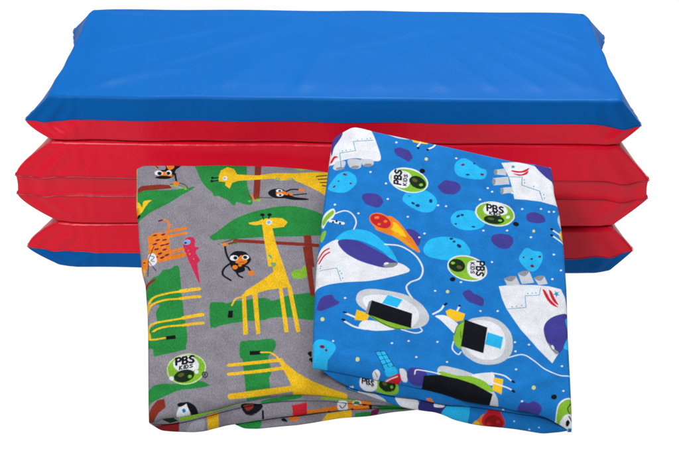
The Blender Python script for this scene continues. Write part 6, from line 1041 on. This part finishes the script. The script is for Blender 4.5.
def sheet(name, D, mat, parent, canvas, res, wall, hfun, rad):
    """top layer: printed sheet with rolled edges. wall = depth of (left, right, front, back)"""
    o, e1, e2, n = (np.array(D[k]) for k in ('o', 'e1', 'e2', 'n'))
    W = np.linalg.norm(np.array(D['front'][-1]) - D['front'][0]); H = np.linalg.norm(np.array(D['left'][-1]) - D['left'][0])
    K = 16
    def axis(Ln):
        m = int(Ln * res); k = np.arange(1, K + 1) / K
        return np.r_[np.zeros(K), np.linspace(0, 1, m), np.ones(K)], np.r_[-k[::-1], np.zeros(m), k]
    sa, sw = axis(W); ta, tw = axis(H)
    S, T = np.meshgrid(sa, ta); SW, TW = np.meshgrid(sw, tw)
    UV = coons(D['left'], D['top'], D['right'], D['front'], S, T)
    U, V = UV[..., 0], UV[..., 1]
    taper = np.clip(T * H / 1.2, 0, 1)
    drop = np.maximum(taper * np.where(SW < 0, -SW * wall[0], SW * wall[1]), np.where(TW < 0, -TW * wall[2], TW * wall[3]))
    h = hfun(U, V)
    edge = np.zeros_like(h)
    for d, r, dep in ((S * W, rad[0], rad[0] * .8), ((1 - S) * W, rad[1], rad[1] * .8), (T * H, .55, rad[2]), ((1 - T) * H, rad[3], rad[3] * .8)):
        q = np.clip(1 - d / r, 0, 1)
        edge = np.maximum(edge, dep * (1 - np.sqrt(np.clip(1 - q * q, 0, 1))))
    h = h - edge
    h = h + .05 + .12 * T - drop
    tuck = .12
    P = o + (U + tuck * SW * -1 * np.abs(SW))[..., None] * e1 + (V - tuck * TW * np.abs(TW))[..., None] * e2 + h[..., None] * n
    C = canvas.sample(U + np.sign(SW) * drop * (SW != 0), V + np.sign(TW) * drop * (TW != 0))
    ob = grid_mesh(name, P * IN, mat, parent, C)
    return ob, (o, e1, e2, n)

def roll(name, D, top, bot, mat, parent, canvas, bulge, back, setback, seed, res=56):
    """a folded layer's rounded front. top / bottom lines: (a, z) on the upright front plane (for the print) then x, y, z; the layer runs back under the one above"""
    ex, e2, nn = np.array(D['fx']), np.array(D['e2']), np.array(D['n'])
    out = np.array([ex[1], -ex[0], 0.0])
    top, bot = np.array(top), np.array(bot)
    a0, a1 = max(top[0, 0], bot[0, 0]), min(top[-1, 0], bot[-1, 0])
    a = np.linspace(a0, a1, int((a1 - a0) * res))
    def soft(p):
        k = int(res * .22); ker = np.hanning(2 * k + 3)[1:-1]; ker /= ker.sum()
        return np.stack([np.convolve(np.pad(np.interp(a, p[:, 0], p[:, c]), k, mode='reflect', reflect_type='odd'), ker, 'valid') for c in (1, 2, 3, 4)], -1)
    Tp, Bt = soft(top), soft(bot)
    hh = np.linalg.norm(Tp[:, 1:] - Bt[:, 1:], axis=1) / 2
    ph = np.radians(np.linspace(90, -90, 34))
    r = np.random.default_rng(seed)
    wob = sum(np.sin(f * a + p) for f, p in zip(r.uniform(.5, 3.2, 7), r.uniform(0, 7, 7))) / 7
    rows, cols = [], []
    for j in range(12):          # run-back on top
        q = back * (1 - j / 12) ** 1.5
        rows.append(Tp[:, 1:] - out * setback + e2 * q - nn * (.30 * min(q / .8, 1) ** .7 + .015 * q)); cols.append((a, Tp[:, 0] + q))
    for p in ph:
        k = (.5 + .5 * np.sign(np.sin(p)) * np.abs(np.sin(p)) ** .8)
        M = Bt + (Tp - Bt) * k
        oo = bulge * (np.cos(p) ** .7) * (1 + .45 * wob) * np.clip(hh / .2, .25, 1.4)
        rows.append(M[:, 1:] + out * (oo[:, None] - setback)); cols.append((a, M[:, 0]))
    for j in range(1, 10):
        q = back * j / 9
        rows.append(Bt[:, 1:] - out * setback + e2 * q); cols.append((a, Bt[:, 0] - q))
    P = np.stack(rows)
    C = np.stack([canvas.sample(u, v) for u, v in cols])
    return grid_mesh(name, P * IN, mat, parent, C)

def blanket(name, label, D, mat, bg, hfun, wall, rad, rolls, seed):
    root_loc = (np.array(D['o']) + np.array(D['e2']) * 6 + np.array(D['e1']) * 4) * IN
    root_loc[2] = 0
    root = empty(name, tuple(root_loc))
    tag(root, label, 'blanket')
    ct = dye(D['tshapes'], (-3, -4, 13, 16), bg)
    cf = dye(D['fshapes'], (-3, -3, 13, 6), bg)
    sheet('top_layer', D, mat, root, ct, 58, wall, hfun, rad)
    for k, (tp, bt) in enumerate(D['rolls']):
        roll('folded_layer', D, tp, bt, mat, root, cf, *rolls[k], seed + k)
    return root

def h_blue(U, V):
    return wavy(U, V, 21, 16, .07, .7) * .15 + ridges(U, V, BLUE_CREASES)
def h_grey(U, V):
    return wavy(U, V, 33, 16, .07, .7) * .15 + ridges(U, V, GREY_CREASES)
BLUE_CREASES = [(7.1, 6.0, 6.9, 9.0, .16, .05), (1.0, 3, 7.5, 1.6, .5, .05), (.6, 10.5, 8, 9.2, .5, .04), (3.4, -.8, 4.6, 3.0, .4, .04), (.5, 1.0, 3.2, .3, .2, .04), (6.0, -.6, 8.2, .3, .25, .05)]
GREY_CREASES = [(-1.5, 8, 4, 7.2, .5, .05), (-.5, 2.2, 3.5, 1.4, .35, .05), (1, 3, .4, 10, .6, .04), (-.4, 1.4, 1.6, .5, .2, .05), (2.0, 1.0, 4.2, 1.5, .2, .04)]

blanket('folded_blanket', 'folded blue flannel blanket printed with rockets, astronauts and asteroids, lying over the grey one', BLUE, M_CLOTH, (26, 123, 205), h_blue, (.55, .6, .16, .5), (.26, .16, .24, .14), [(.28, 3, .46), (.24, 3, .36)], 50)
blanket('folded_blanket', 'folded grey flannel blanket printed with giraffes, monkeys and green trees, half under the blue one', GREY, M_CLOTH_GREY, (142, 139, 150), h_grey, (.5, .4, .14, .4), (.16, .16, .20, .14), [(.10, 3, .10), (.26, 3, .32), (.22, 3, .30)], 70)

# ------------------------------------------------------------------ light
def area(name, loc, aim, size, size_y, power, col=(1, 1, 1)):
    l = bpy.data.lights.new(name, 'AREA'); l.shape = 'RECTANGLE'; l.size = size; l.size_y = size_y; l.energy = power; l.color = col
    o = bpy.data.objects.new(name, l); o.location = loc
    d = np.array(aim) - np.array(loc)
    import mathutils
    o.rotation_euler = mathutils.Vector(d).to_track_quat('-Z', 'Y').to_euler()
    return link(o)
area('overhead_softbox', (.35, .75, 1.85), (0, -.1, .1), 1.2, .9, 80, (1, .99, .97))
area('front_softbox', (-1.0, -1.7, 1.9), (0, 0, .1), 0.8, .8, 84, (1, .99, .98))
w = bpy.data.worlds.new('World'); scene.world = w; w.use_nodes = True
w.node_tree.nodes['Background'].inputs[0].default_value = (1, 1, 1, 1); w.node_tree.nodes['Background'].inputs[1].default_value = .2

# ------------------------------------------------------------------ camera
cam = bpy.data.cameras.new('camera'); co = link(bpy.data.objects.new('camera', cam))
cam.sensor_width = 36; cam.lens = 1549 / 679 * 36; cam.clip_end = 200; cam.clip_start = .05
co.location = (0.0026, -1.52013, 0.77330)
co.rotation_euler = (math.radians(90 - 25.3), 0, 0)
scene.camera = co
scene.render.film_transparent = False
scene.view_settings.view_transform = 'Standard'; scene.view_settings.look = 'None'
scene.view_settings.exposure = 0; scene.view_settings.gamma = 1
scene.cycles.max_bounces = 6
